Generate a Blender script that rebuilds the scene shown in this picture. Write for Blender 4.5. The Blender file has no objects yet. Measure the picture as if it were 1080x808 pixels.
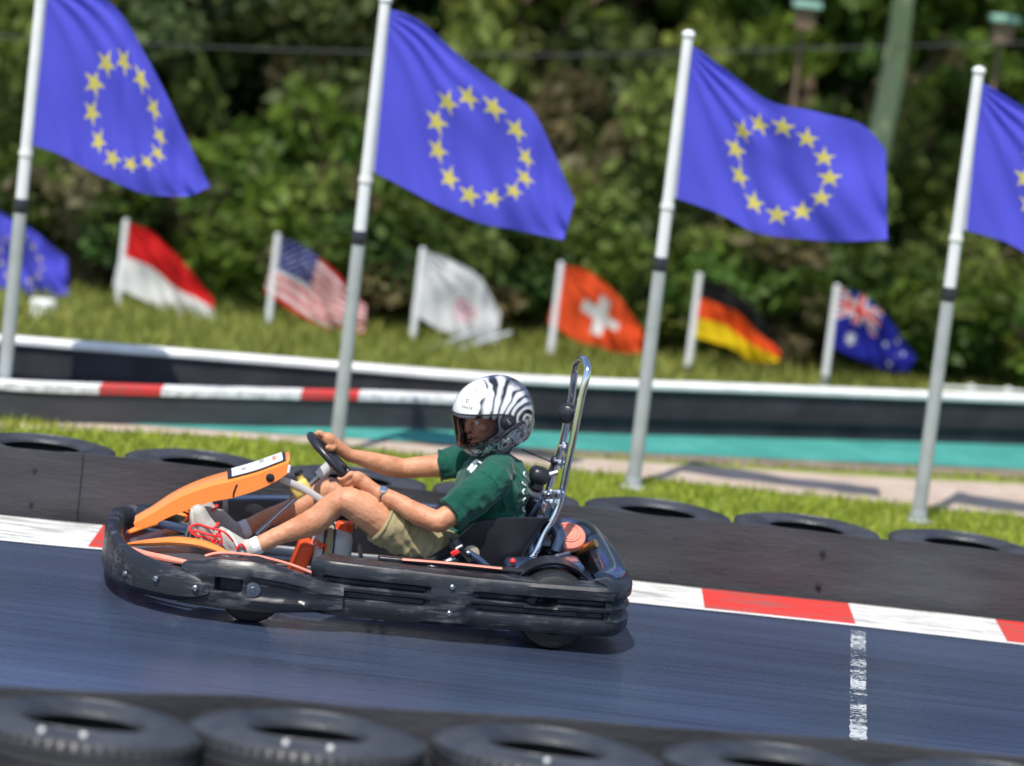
import bpy, bmesh, math, random
import numpy as np
from mathutils import Vector, Matrix, noise
R=math.radians; PI=math.pi
random.seed(7); rng=np.random.default_rng(7)
sc=bpy.context.scene; COL=sc.collection
# ------------------------------------------------------------------ camera numbers
FPX=3250.; CAMH=2.5; PITCH=R(7.5); ROLL=R(6.7)
FW=Vector((0,math.cos(PITCH),-math.sin(PITCH))); R0=Vector((1,0,0)); U0=R0.cross(FW)
RT=R0*math.cos(ROLL)+U0*math.sin(ROLL); UP=-R0*math.sin(ROLL)+U0*math.cos(ROLL); CAM=Vector((0,0,CAMH))
def ray(px,py): return FW+RT*((px-540)/FPX)+UP*((404-py)/FPX)
def on_z(px,py,z=0.):
    d=ray(px,py); return CAM+d*((z-CAMH)/d.z)
def on_y(px,py,Y):
    d=ray(px,py); return CAM+d*(Y/d.y)
PSI=R(7); KF=Vector((-math.cos(PSI),-math.sin(PSI),0)); KL=Vector((math.sin(PSI),-math.cos(PSI),0)); KO=Vector((-.38,11.98,.004))
def J(px,py,y):                      # a point of the kart's own frame at lateral offset y
    d=ray(px,py); t=((KO-CAM).dot(KL)+y)/d.dot(KL); P=CAM+d*t-KO
    return Vector((P.dot(KF),y,P.z))
cd=bpy.data.cameras.new('camera'); cam=bpy.data.objects.new('camera',cd); COL.objects.link(cam); sc.camera=cam
M3=Matrix((RT,UP,-FW)).transposed(); cam.matrix_world=Matrix.Translation(CAM)@M3.to_4x4()
cd.sensor_width=36; cd.lens=FPX/1080*36; cd.clip_end=500; cd.clip_start=.1
cd.dof.use_dof=True; cd.dof.focus_distance=11.45; cd.dof.aperture_fstop=1.3
# ------------------------------------------------------------------ light
SUN_EL,SUN_AZ=R(62),R(198)           # azimuth clockwise from +Y: high, behind the camera's left shoulder
w=bpy.data.worlds.new("World"); sc.world=w; w.use_nodes=True; nt=w.node_tree
bg=nt.nodes['Background']; sky=nt.nodes.new('ShaderNodeTexSky'); sky.sky_type='NISHITA'; sky.sun_disc=False
sky.sun_elevation=SUN_EL; sky.sun_rotation=SUN_AZ; nt.links.new(sky.outputs[0],bg.inputs[0]); bg.inputs[1].default_value=.12
sd=bpy.data.lights.new('sun','SUN'); sd.energy=3.6; sd.angle=R(.5); sd.color=(1,.95,.87)
so=bpy.data.objects.new('sun',sd); COL.objects.link(so)
S=Vector((math.sin(SUN_AZ)*math.cos(SUN_EL),math.cos(SUN_AZ)*math.cos(SUN_EL),math.sin(SUN_EL)))
so.rotation_euler=S.to_track_quat('Z','Y').to_euler(); so.location=(0,0,8)
sc.view_settings.view_transform='Standard'; sc.view_settings.look='None'; sc.view_settings.exposure=.6
# ------------------------------------------------------------------ materials
class NT:
    def __init__(s,name):
        s.m=bpy.data.materials.new(name); s.m.use_nodes=True; s.t=s.m.node_tree; s.p=s.t.nodes['Principled BSDF']; s.out=s.t.nodes['Material Output']
    def n(s,typ,ins=None,**kw):
        q=s.t.nodes.new('ShaderNode'+typ)
        for k,v in kw.items(): setattr(q,k,v)
        for k,v in (ins or {}).items():
            if isinstance(v,bpy.types.NodeSocket): s.t.links.new(v,q.inputs[k])
            else: q.inputs[k].default_value=v
        return q
    def l(s,a,b): s.t.links.new(a,b)
    def coords(s,scale=(1,1,1),rot=(0,0,0)):
        tc=s.n('TexCoord'); mp=s.n('Mapping',{'Scale':scale,'Rotation':rot}); s.l(tc.outputs['Object'],mp.inputs[0]); return mp.outputs[0]
    def ramp(s,fac,stops,interp='LINEAR'):
        r=s.n('ValToRGB'); e=r.color_ramp; e.interpolation=interp
        while len(e.elements)<len(stops): e.elements.new(.5)
        for el,(p,c) in zip(e.elements,stops): el.position=p; el.color=(*c,1) if len(c)==3 else c
        s.l(fac,r.inputs[0]); return r.outputs[0]
def c4(c): return (*c,1)
def mat(name,col,rough=.5,metal=0,var=.12,scale=8,bump=0,bscale=60,coat=0,spec=.5,stretch=(1,1,1)):
    a=NT(name); p=a.p; p.inputs['Roughness'].default_value=rough; p.inputs['Metallic'].default_value=metal
    p.inputs['Coat Weight'].default_value=coat; p.inputs['Coat Roughness'].default_value=.1; p.inputs['Specular IOR Level'].default_value=spec
    v=a.coords(stretch)
    nz=a.n('TexNoise',{'Vector':v,'Scale':scale,'Detail':6.,'Roughness':.6})
    lo=tuple(max(0,x*(1-var)) for x in col); hi=tuple(min(1,x*(1+var)) for x in col)
    a.l(a.ramp(nz.outputs[0],[(.3,lo),(.7,hi)]),p.inputs['Base Color'])
    rr=a.n('MapRange',{'Value':nz.outputs[0],'To Min':max(.02,rough-.08),'To Max':min(1,rough+.1)}); a.l(rr.outputs[0],p.inputs['Roughness'])
    if bump:
        n2=a.n('TexNoise',{'Vector':v,'Scale':bscale,'Detail':4.}); b=a.n('Bump',{'Height':n2.outputs[0],'Strength':bump,'Distance':.01}); a.l(b.outputs[0],p.inputs['Normal'])
    return a.m
def mat_worn_plastic(name,base,wear,amount=.6):
    a=NT(name); v=a.coords((3,14,40))
    n1=a.n('TexNoise',{'Vector':v,'Scale':2.2,'Detail':9.,'Roughness':.72}); n2=a.n('TexNoise',{'Vector':a.coords((1,1,1)),'Scale':9.,'Detail':5.})
    mu=a.n('Math',{0:n1.outputs[0],1:n2.outputs[0]},operation='MULTIPLY')
    f=a.ramp(mu.outputs[0],[(.27,(0,0,0)),(.43,(amount*.85,)*3)])
    mx=a.n('MixRGB',{'Fac':f,'Color1':c4(base),'Color2':c4(wear)}); a.l(mx.outputs[0],a.p.inputs['Base Color'])
    rr=a.n('MapRange',{'Value':mu.outputs[0],'From Min':.15,'From Max':.4,'To Min':.26,'To Max':.55}); a.l(rr.outputs[0],a.p.inputs['Roughness'])
    b=a.n('Bump',{'Height':n1.outputs[0],'Strength':.25,'Distance':.004}); a.l(b.outputs[0],a.p.inputs['Normal']); return a.m
def mat_attr(name,transl=.35,rough=.85,attr='Col',gain=None):
    a=NT(name); at=a.n('VertexColor',layer_name=attr); a.l(at.outputs[0],a.p.inputs['Base Color']); a.p.inputs['Roughness'].default_value=rough
    a.p.inputs['Specular IOR Level'].default_value=.25
    tr=a.n('BsdfTranslucent',{'Color':at.outputs[0]}); mx=a.n('MixShader',{'Fac':transl,1:a.p.outputs[0],2:tr.outputs[0]}); a.l(mx.outputs[0],a.out.inputs[0]); return a.m
def mat_asphalt():
    a=NT('asphalt'); v=a.coords()
    big=a.n('TexNoise',{'Vector':a.coords((.35,1.6,1)),'Scale':1.4,'Detail':6.,'Roughness':.6})
    fine=a.n('TexNoise',{'Vector':v,'Scale':160.,'Detail':3.,'Roughness':.7}); vo=a.n('TexVoronoi',{'Vector':v,'Scale':170.})
    streak=a.n('TexNoise',{'Vector':a.coords((.25,9,1)),'Scale':1.8,'Detail':5.})
    c=a.ramp(big.outputs[0],[(.3,(.038,.054,.096)),(.72,(.062,.090,.158))])
    s=a.ramp(streak.outputs[0],[(.42,(1,1,1)),(.66,(.72,.72,.73))])
    m1=a.n('MixRGB',{'Fac':.7,'Color1':c,'Color2':s},blend_type='MULTIPLY')
    sy=a.n('SeparateXYZ',{0:v}); wy=a.n('Math',{0:streak.outputs[0],1:.5,2:sy.outputs[1]},operation='MULTIPLY_ADD'); ln=a.ramp(a.n('MapRange',{'Value':wy.outputs[0],'From Min':10.3,'From Max':12.9}).outputs[0],[(0,(1,1,1)),(.28,(.72,.72,.72)),(.62,(.70,.70,.70)),(1,(1,1,1))])
    m1=a.n('MixRGB',{'Fac':1.,'Color1':m1.outputs[0],'Color2':ln},blend_type='MULTIPLY')
    g=a.ramp(vo.outputs['Distance'],[(.1,(1.5,1.5,1.5)),(.6,(.75,.75,.75))])
    m2=a.n('MixRGB',{'Fac':.8,'Color1':m1.outputs[0],'Color2':g},blend_type='MULTIPLY'); a.l(m2.outputs[0],a.p.inputs['Base Color'])
    rr=a.n('MapRange',{'Value':streak.outputs[0],'From Min':.3,'From Max':.7,'To Min':.34,'To Max':.24}); a.l(rr.outputs[0],a.p.inputs['Roughness'])
    b=a.n('Bump',{'Height':fine.outputs[0],'Strength':.16,'Distance':.003}); a.l(b.outputs[0],a.p.inputs['Normal']); return a.m
def mat_ground(name,c1,c2,c3,scale=3,fine=60,bump=.6):
    a=NT(name); v=a.coords(); n1=a.n('TexNoise',{'Vector':v,'Scale':scale,'Detail':8.,'Roughness':.65}); n2=a.n('TexNoise',{'Vector':v,'Scale':fine,'Detail':4.,'Roughness':.7})
    c=a.ramp(n1.outputs[0],[(.3,c1),(.52,c2),(.72,c3)]); g=a.ramp(n2.outputs[0],[(.3,(.65,.65,.65)),(.7,(1.3,1.3,1.3))])
    m=a.n('MixRGB',{'Fac':.8,'Color1':c,'Color2':g},blend_type='MULTIPLY'); a.l(m.outputs[0],a.p.inputs['Base Color']); a.p.inputs['Roughness'].default_value=.9
    b=a.n('Bump',{'Height':n2.outputs[0],'Strength':bump,'Distance':.02}); a.l(b.outputs[0],a.p.inputs['Normal']); return a.m
def mat_skin():
    a=NT('skin'); v=a.coords(); n=a.n('TexNoise',{'Vector':v,'Scale':11.,'Detail':9.,'Roughness':.68}); f=a.n('TexNoise',{'Vector':v,'Scale':95.,'Detail':6.,'Roughness':.7})
    a.l(a.ramp(n.outputs[0],[(.28,(.42,.16,.075)),(.5,(.54,.25,.135)),(.72,(.66,.34,.20))]),a.p.inputs['Base Color']); a.p.inputs['Roughness'].default_value=.52
    a.p.inputs['Subsurface Weight'].default_value=.25; a.p.inputs['Subsurface Radius'].default_value=(.02,.008,.004); a.p.inputs['Subsurface Scale'].default_value=.6
    b=a.n('Bump',{'Height':f.outputs[0],'Strength':.45,'Distance':.004}); a.l(b.outputs[0],a.p.inputs['Normal']); return a.m
def mat_cloth(name,c1,c2,weave=700):
    a=NT(name); v=a.coords(); n=a.n('TexNoise',{'Vector':v,'Scale':7.,'Detail':6.}); f=a.n('TexNoise',{'Vector':v,'Scale':float(weave),'Detail':2.}); w_=a.n('TexNoise',{'Vector':v,'Scale':22.,'Detail':3.})
    a.l(a.ramp(n.outputs[0],[(.3,c1),(.7,c2)]),a.p.inputs['Base Color']); a.p.inputs['Roughness'].default_value=.88; a.p.inputs['Sheen Weight'].default_value=.15; a.p.inputs['Specular IOR Level'].default_value=.2
    b=a.n('Bump',{'Height':f.outputs[0],'Strength':.2,'Distance':.002}); b2=a.n('Bump',{'Height':w_.outputs[0],'Strength':.35,'Distance':.012,'Normal':b.outputs[0]}); a.l(b2.outputs[0],a.p.inputs['Normal']); return a.m
def mat_helmet():
    a=NT('helmet_graphic'); tc=a.n('TexCoord'); o=tc.outputs['Object']; sp=a.n('SeparateXYZ',{0:o})
    nq=a.n('TexNoise',{'Vector':o,'Scale':7.,'Detail':2.}); nd=a.n('VectorMath',{0:nq.outputs['Color'],1:(-.5,-.5,-.5)},operation='ADD'); ns=a.n('VectorMath',{0:nd.outputs[0],'Scale':.075},operation='SCALE'); oo=a.n('VectorMath',{0:o,1:ns.outputs[0]},operation='ADD'); s2=a.n('SeparateXYZ',{0:oo.outputs[0]})
    X=a.n('Math',{0:s2.outputs[0],1:.075},operation='ADD').outputs[0]; Z=a.n('Math',{0:s2.outputs[2],1:.025},operation='ADD').outputs[0]
    x2=a.n('Math',{0:X,1:X},operation='MULTIPLY').outputs[0]; r2=a.n('Math',{0:Z,1:Z,2:x2},operation='MULTIPLY_ADD').outputs[0]; rr=a.n('Math',{0:r2},operation='SQRT').outputs[0]; th=a.n('Math',{0:Z,1:X},operation='ARCTAN2').outputs[0]
    q1=a.n('Math',{0:rr,1:33.},operation='MULTIPLY').outputs[0]; q2=a.n('Math',{0:th,1:-1/(2*PI)*2,2:q1},operation='MULTIPLY_ADD').outputs[0]; fr_=a.n('Math',{0:q2},operation='FRACT').outputs[0]
    n5=a.n('TexNoise',{'Vector':o,'Scale':13.,'Detail':1.}); n6=a.n('MapRange',{'Value':n5.outputs[0],'From Min':.35,'From Max':.65,'To Min':-.28,'To Max':.28}); fz=a.n('Math',{0:fr_,1:n6.outputs[0]},operation='ADD').outputs[0]
    tri=a.n('Math',{0:fr_,1:-.5},operation='ADD').outputs[0]; tr2=a.n('Math',{0:tri},operation='ABSOLUTE').outputs[0]; tr3=a.n('Math',{0:n6.outputs[0],1:.45,2:tr2},operation='MULTIPLY_ADD').outputs[0]
    band=a.ramp(tr3,[(0,(.012,.012,.016)),(.10,(.012,.012,.016)),(.15,(.13,.14,.15)),(.26,(.36,.37,.39)),(.36,(.68,.69,.71)),(1,(.72,.73,.75))])
    # front of the crown is plain white
    ad=a.n('Math',{0:sp.outputs[0],1:sp.outputs[2]},operation='ADD'); nz=a.n('TexNoise',{'Vector':o,'Scale':9.,'Detail':2.})
    ad2=a.n('Math',{0:nz.outputs[0],1:.1,2:ad.outputs[0]},operation='MULTIPLY_ADD'); m1=a.n('MapRange',{'Value':ad2.outputs[0],'From Min':.218,'From Max':.226})
    c1=a.n('MixRGB',{'Fac':m1.outputs[0],'Color1':band,'Color2':(.76,.77,.79,1)})
    bk=a.n('Math',{0:sp.outputs[2],1:-.55,2:sp.outputs[0]},operation='MULTIPLY_ADD'); bn=a.n('Math',{0:n6.outputs[0],1:.06,2:bk.outputs[0]},operation='MULTIPLY_ADD'); bm_=a.n('MapRange',{'Value':bn.outputs[0],'From Min':-.118,'From Max':-.145,'To Max':.92}); c1=a.n('MixRGB',{'Fac':bm_.outputs[0],'Color1':c1.outputs[0],'Color2':(.02,.025,.04,1)})
    # silver and black broken marbling low on the shell and round the back
    vz=a.n('TexNoise',{'Vector':o,'Scale':26.,'Detail':6.,'Roughness':.7,'Distortion':1.5}); low=a.ramp(vz.outputs[0],[(.44,(.012,.012,.016)),(.5,(.22,.23,.25)),(.58,(.5,.51,.53)),(.62,(.03,.03,.04))])
    m2=a.n('MapRange',{'Value':sp.outputs[2],'From Min':-.012,'From Max':-.03}); c2=a.n('MixRGB',{'Fac':m2.outputs[0],'Color1':c1.outputs[0],'Color2':low})
    a.l(c2.outputs[0],a.p.inputs['Base Color']); a.p.inputs['Roughness'].default_value=.22; a.p.inputs['Coat Weight'].default_value=.8; a.p.inputs['Coat Roughness'].default_value=.05
    return a.m
def mat_visor():
    a=NT('tinted_visor'); tr=a.n('BsdfTransparent',{'Color':(.88,.83,.84,1)}); gl=a.n('BsdfGlossy',{'Color':(.9,.9,.95,1),'Roughness':.08}); fr=a.n('Fresnel',{'IOR':1.5})
    mx=a.n('MixShader',{'Fac':fr.outputs[0],1:tr.outputs[0],2:gl.outputs[0]}); a.l(mx.outputs[0],a.out.inputs[0]); return a.m
def mat_banded(name,ca,cb,L,phase=0,axis=0,dirt=.25,cut=.5):
    """two paint colours in alternate blocks of length L along one object axis, with scuffed dirt"""
    a=NT(name); tc=a.n('TexCoord'); sp=a.n('SeparateXYZ',{0:tc.outputs['Object']})
    x=a.n('Math',{0:sp.outputs[axis],1:phase},operation='ADD'); d=a.n('Math',{0:x.outputs[0],1:2*L},operation='DIVIDE'); f=a.n('Math',{0:d.outputs[0]},operation='FRACT'); g=a.n('Math',{0:f.outputs[0],1:cut},operation='GREATER_THAN')
    mx=a.n('MixRGB',{'Fac':g.outputs[0],'Color1':c4(ca),'Color2':c4(cb)}); nz=a.n('TexNoise',{'Vector':tc.outputs['Object'],'Scale':14.,'Detail':8.,'Roughness':.7})
    mpz=a.n('Mapping',{'Vector':tc.outputs['Object'],'Scale':(1.2,14,8)}); nz=a.n('TexNoise',{'Vector':mpz.outputs[0],'Scale':3.,'Detail':9.,'Roughness':.75}); dd=a.ramp(nz.outputs[0],[(.47,(0,0,0)),(.60,(min(1,dirt*2.6),)*3)]); m2=a.n('MixRGB',{'Fac':dd,'Color1':mx.outputs[0],'Color2':(.12,.11,.10,1)})
    a.l(m2.outputs[0],a.p.inputs['Base Color']); a.p.inputs['Roughness'].default_value=.6; return a.m
M=dict(
 asphalt=mat_asphalt(),
 grass=mat_ground('grass',(.17,.22,.03),(.23,.28,.04),(.28,.29,.07),1.6,90),
 dirt=mat_ground('brown_dirt',(.16,.12,.085),(.23,.18,.13),(.30,.24,.18),5,120),
 sand=mat_ground('pale_gravel',(.42,.32,.25),(.52,.41,.33),(.60,.50,.42),4,150),
 litter=mat_ground('leaf_litter',(.05,.05,.02),(.09,.085,.03),(.14,.11,.06),1.2,40),
 teal=mat_ground('teal_paint',(.025,.19,.16),(.04,.26,.22),(.07,.33,.29),2.5,60,.2),
 kerb=mat_banded('kerb_paint',(.55,.035,.025),(.74,.74,.72),.60,0),
 rubber=mat('tyre_rubber',(.034,.036,.042),.40,var=.55,scale=5,bump=.3,bscale=90,spec=.6),
 belt=mat('belt_rubber',(.045,.045,.05),.55,var=.35,scale=3,bump=.35,bscale=30,stretch=(.6,1,3)),
 kart_rubber=mat('kart_tyre_rubber',(.012,.012,.013),.5,var=.3,scale=20),
 farbelt=mat('dull_rubber',(.04,.04,.045),.95,var=.3,scale=4,bump=.2,spec=.1),
 black=mat('black_plastic',(.016,.017,.022),.33,var=.3,scale=14,bump=.1),
 worn=mat_worn_plastic('scuffed_black_plastic',(.013,.015,.020),(.17,.18,.20),.7),
 bluebl=mat('dark_blue_gloss',(.03,.05,.10),.22,var=.2,coat=.6),
 orange=mat('orange_plastic',(.86,.24,.045),.36,var=.06,scale=5,coat=.25,bump=.04),
 redorange=mat('red_orange_plastic',(.85,.09,.012),.4,var=.08),
 coral=mat('faded_coral_plastic',(.82,.27,.19),.42,var=.18,scale=12),
 whitep=mat('white_sticker',(.75,.76,.78),.35,var=.05), silver=mat('silver_tank',(.50,.49,.47),.35,var=.12,scale=6),
 tan=mat('tan_strap',(.35,.28,.14),.7), yellow=mat('yellowed_plastic',(.70,.52,.14),.4,var=.15,scale=30),
 chrome=mat('chrome',(.72,.74,.78),.12,metal=1,var=.05), steel=mat('steel',(.35,.36,.38),.35,metal=1,var=.15,scale=30),
 brass=mat('brass',(.65,.36,.12),.35,metal=1,var=.2,scale=20), redp=mat('red_plastic',(.75,.03,.03),.4), whitec=mat('white_sock',(.78,.78,.77),.9,bump=.4,bscale=200),
 shoe=mat('grey_suede',(.42,.40,.36),.75,var=.18,scale=18,bump=.2,bscale=120), lace=mat('red_lace',(.80,.02,.02),.7), sole=mat('pale_rubber_sole',(.52,.49,.42),.6,var=.15,scale=20),
 skin=mat_skin(), shirt=mat_cloth('green_cotton',(.004,.060,.042),(.007,.082,.056)), shorts=mat_cloth('khaki_cotton',(.26,.215,.11),(.36,.30,.165)),
 belt_web=mat('black_webbing',(.012,.012,.014),.7,bump=.3,bscale=300), helmet=mat_helmet(), visor=mat_visor(), eye=mat('eye_white',(.7,.68,.65),.2), iris=mat('dark_iris',(.03,.02,.015),.15), brow=mat('dark_hair',(.03,.018,.01),.8), lip=mat('lip',(.45,.16,.12),.5),
 pole_white=mat('white_pole',(.72,.73,.74),.4,var=.06,bump=.02), pole_grey=mat('grey_galvanised',(.42,.44,.45),.45,metal=.3,var=.12), whitepaint=mat('white_paint',(.72,.72,.70),.5,var=.14,scale=6,bump=.1), flag=mat_attr('flag_cloth',.42),
 leaf=mat_attr('leaf',.42,.55), blade=mat_attr('grass_blade',.3,.6), bark=mat('bark',(.16,.11,.075),.9,var=.35,scale=9,bump=.8,bscale=25,stretch=(1,1,.25)), palebark=mat('pale_green_bark',(.30,.36,.20),.85,var=.2,scale=6,bump=.5,bscale=20,stretch=(1,1,.3)), cream=mat('cream_paint',(.5,.52,.5),.6), tealboard=mat('pale_teal_board',(.25,.45,.38),.6),
 gravelgrey=mat('seat_shell',(.02,.02,.024),.3,var=.2), beige=mat('beige_washer',(.45,.38,.28),.6), carpet=mat('floor_tray_metal',(.20,.23,.27),.35,metal=.8,var=.2),
)
# ------------------------------------------------------------------ object helpers
def tag(o,label=None,cat=None,group=None,kind=None):
    if label: o['label']=label
    if cat: o['category']=cat
    if group: o['group']=group
    if kind: o['kind']=kind
    return o
def empty(name,loc=(0,0,0),rz=0,**k):
    o=bpy.data.objects.new(name,None); COL.objects.link(o); o.location=loc; o.rotation_euler=(0,0,rz); o.empty_display_size=.1; return tag(o,**k)
def link(name,me,m,parent=None,smooth=True,ang=35):
    if m is not None and not me.materials: me.materials.append(m)
    if smooth:
        me.polygons.foreach_set('use_smooth',[True]*len(me.polygons)); me.set_sharp_from_angle(angle=R(ang))
    o=bpy.data.objects.new(name,me); COL.objects.link(o)
    if parent: o.parent=parent
    return o
def dup(root,loc=None,rz=None,scale=None,label=None):
    r=root.copy(); COL.objects.link(r)
    if loc is not None: r.location=loc
    if rz is not None: r.rotation_euler=(0,0,rz)
    if scale is not None: r.scale=scale
    if label: r['label']=label
    for ch in list(root.children):
        c=ch.copy(); COL.objects.link(c); c.parent=r
        for g in ch.children:
            d=g.copy(); COL.objects.link(d); d.parent=c
    return r
class MB:
    def __init__(s): s.v=[]; s.f=[]
    def add(s,v,f):
        b=len(s.v); s.v+=[tuple(x) for x in v]; s.f+=[tuple(i+b for i in q) for q in f]; return s
    def mesh(s,name='m'):
        me=bpy.data.meshes.new(name); me.from_pydata(s.v,[],s.f); me.validate(); 
        bm=bmesh.new(); bm.from_mesh(me); bmesh.ops.recalc_face_normals(bm,faces=bm.faces); bm.to_mesh(me); bm.free(); return me
    def build(s,name,m,parent=None,smooth=True,ang=35): return link(name,s.mesh(name),m,parent,smooth,ang)
    def rings(s,rings,closed=False,caps=True):
        n=len(rings[0]); b=len(s.v)
        for r in rings: s.v+=[tuple(p) for p in r]
        k=len(rings)
        for i in range(k if closed else k-1):
            a=b+i*n; c=b+((i+1)%k)*n
            for j in range(n): s.f.append((a+j,a+(j+1)%n,c+(j+1)%n,c+j))
        if caps and not closed: s.f.append(tuple(b+j for j in range(n))[::-1]); s.f.append(tuple(b+(k-1)*n+j for j in range(n)))
        return s
    def tube(s,pts,r,seg=12,closed=False,round_=True,sub=0,flat=None):
        pts=[Vector(p) for p in pts]
        rad=list(r) if hasattr(r,'__len__') else [r]*len(pts)
        if sub: pts,rad=catmull(pts,rad,sub,closed)
        n=len(pts); T=[]
        for i in range(n):
            a=pts[(i-1)%n] if (closed or i>0) else pts[i]; c=pts[(i+1)%n] if (closed or i<n-1) else pts[i]
            T.append((c-a).normalized() if (c-a).length>1e-9 else Vector((0,0,1)))
        u=T[0].orthogonal().normalized()
        if flat is not None: u=(Vector(flat[0])-T[0]*T[0].dot(Vector(flat[0]))).normalized()
        rings=[]
        for i in range(n):
            if flat is not None: u=Vector(flat[0])
            u=(u-T[i]*T[i].dot(u)).normalized(); v=T[i].cross(u)
            fu,fv=(1,flat[1]) if flat is not None else (1,1)
            rings.append([pts[i]+u*rad[i]*fu*math.cos(2*PI*k/seg)+v*rad[i]*fv*math.sin(2*PI*k/seg) for k in range(seg)])
        return s.rings(rings,closed)
    def box(s,c,size,rot=None,bev=0):
        bm=bmesh.new(); bmesh.ops.create_cube(bm,size=1)
        for v in bm.verts: v.co=Vector((v.co.x*size[0],v.co.y*size[1],v.co.z*size[2]))
        if bev: bmesh.ops.bevel(bm,geom=list(bm.edges)+list(bm.verts),offset=bev,segments=3,profile=.5,affect='EDGES')
        if rot is not None: bmesh.ops.transform(bm,matrix=rot.to_4x4(),verts=bm.verts)
        bmesh.ops.translate(bm,verts=bm.verts,vec=Vector(c)); bm.verts.index_update(); s.add([v.co for v in bm.verts],[[v.index for v in f.verts] for f in bm.faces]); bm.free(); return s
    def ell(s,c,rad,rot=None,seg=24,rg=16):
        v=[];rot=rot or Matrix.Identity(3)
        rings=[]
        for i in range(rg+1):
            t=-PI/2+PI*i/rg; t=max(-PI/2+.02,min(PI/2-.02,t)); rings.append([Vector(c)+rot@Vector((rad[0]*math.cos(t)*math.cos(2*PI*k/seg),rad[1]*math.cos(t)*math.sin(2*PI*k/seg),rad[2]*math.sin(t))) for k in range(seg)])
        return s.rings(rings)
    def lathe(s,prof,c=(0,0,0),axis=(0,0,1),seg=48,closedprof=True):
        """prof: list of (radius, height) round the axis"""
        ax=Vector(axis).normalized(); u=ax.orthogonal().normalized(); v=ax.cross(u); c=Vector(c)
        rings=[[c+ax*h+(u*math.cos(2*PI*k/seg)+v*math.sin(2*PI*k/seg))*r for (r,h) in prof] for k in range(seg)]
        if closedprof: return s.rings(rings,closed=True)
        n=len(prof); b=len(s.v)
        for r in rings: s.v+=[tuple(p) for p in r]
        for i in range(seg):
            a=b+i*n; d=b+((i+1)%seg)*n
            for j in range(n-1): s.f.append((a+j,a+j+1,d+j+1,d+j))
        return s
def catmull(pts,rad,sub,closed=False):
    n=len(pts); P=[];Q=[]
    for i in range(n if closed else n-1):
        g=lambda k:(k%n) if closed else max(0,min(n-1,k))
        a,b,c,d=[pts[g(i+j)] for j in (-1,0,1,2)]
        for k in range(sub):
            t=k/sub; P.append(.5*((2*b)+(c-a)*t+(2*a-5*b+4*c-d)*t*t+(3*b-3*c+d-a)*t**3)); Q.append(rad[i]*(1-t)+rad[(i+1)%n]*t)
    if not closed: P.append(pts[-1]); Q.append(rad[-1])
    return P,Q
def sweep(path,prof,closed=False):
    """path of (x,y) in plan; prof(s in 0..1) -> loop of (outward offset, z)"""
    n=len(path); mb=MB(); L=[0]
    for i in range(1,n): L.append(L[-1]+(path[i]-path[i-1]).length)
    rings=[]
    for i in range(n):
        a=path[max(0,i-1)]; c=path[min(n-1,i+1)]; t=(c-a).normalized(); nn=Vector((t.y,-t.x)) ; s=L[i]/L[-1]
        rings.append([Vector((path[i].x+nn.x*o,path[i].y+nn.y*o,z)) for (o,z) in prof(s,path[i])])
    return mb.rings(rings)
def plan(pts,sub=8):
    P,_=catmull([Vector(p) for p in pts],[0]*len(pts),sub); return P
def npmesh(name,V,F,cols=None,m=None):
    me=bpy.data.meshes.new(name); k=F.shape[1]; me.vertices.add(len(V)); me.vertices.foreach_set('co',V.astype('f').ravel()); me.loops.add(F.size); me.loops.foreach_set('vertex_index',F.astype('i').ravel())
    me.polygons.add(len(F)); me.polygons.foreach_set('loop_start',np.arange(0,F.size,k,dtype='i')); me.polygons.foreach_set('loop_total',np.full(len(F),k,dtype='i')); me.update(calc_edges=True)
    if cols is not None:
        at=me.color_attributes.new('Col','FLOAT_COLOR','CORNER'); cc=np.ones((F.size,4),'f'); cc[:,:3]=np.repeat(cols,k,axis=0); at.data.foreach_set('color',cc.ravel())
    if m: me.materials.append(m)
    return me
def blob(name,mb,m,parent,voxel=.005,smooth=5,fac=.5,disp=None,noise_fn=None):
    """overlapping closed shells fused to ONE continuous surface, smoothed"""
    me=mb.mesh(name); t=bpy.data.objects.new('tmp',me); COL.objects.link(t)
    r=t.modifiers.new('r','REMESH'); r.mode='VOXEL'; r.voxel_size=voxel
    if smooth: s=t.modifiers.new('s','SMOOTH'); s.factor=fac; s.iterations=smooth
    dg=bpy.context.evaluated_depsgraph_get(); dg.update(); out=bpy.data.meshes.new_from_object(t.evaluated_get(dg)); bpy.data.objects.remove(t)
    if noise_fn:
        n=[v.normal.copy() for v in out.vertices]
        for v,nn in zip(out.vertices,n): v.co+=nn*noise_fn(v.co,nn)
    out.name=name; out.materials.clear(); return link(name,out,m,parent,ang=180)
# ================================================================== GROUND
def sheet(name,pts,z,m,kind='structure'):
    mb=MB(); mb.add([(p[0],p[1],z) for p in pts],[tuple(range(len(pts)))]); return tag(mb.build(name,m,smooth=False),kind=kind)
def resamp(P,n):
    P=[Vector((p.x,p.y)) for p in P]; xs=[p.x for p in P]; ys=[p.y for p in P]; L=np.concatenate([[0],np.cumsum([(P[i+1]-P[i]).length for i in range(len(P)-1)])]); t=np.linspace(0,L[-1],n)
    return [Vector((a,b)) for a,b in zip(np.interp(t,L,xs),np.interp(t,L,ys))]
def strip(name,near,far,z,m,sub=8,zb=None):
    a=resamp(plan(near,10),60); b=resamp(plan(far,10),60); mb=MB(); n=len(a)
    mb.add([(p.x,p.y,z) for p in a]+[(p.x,p.y,z if zb is None else zb) for p in b],[(i,i+1,n+i+1,n+i) for i in range(n-1)]); return tag(mb.build(name,m,smooth=False),kind='structure')
sheet('ground',[(-160,-60),(160,-60),(160,220),(-160,220)],-.002,M['grass'])
_ne=[on_z(*p,.375) for p in ((0,728),(400,750),(570,761),(1080,801))]
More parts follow.
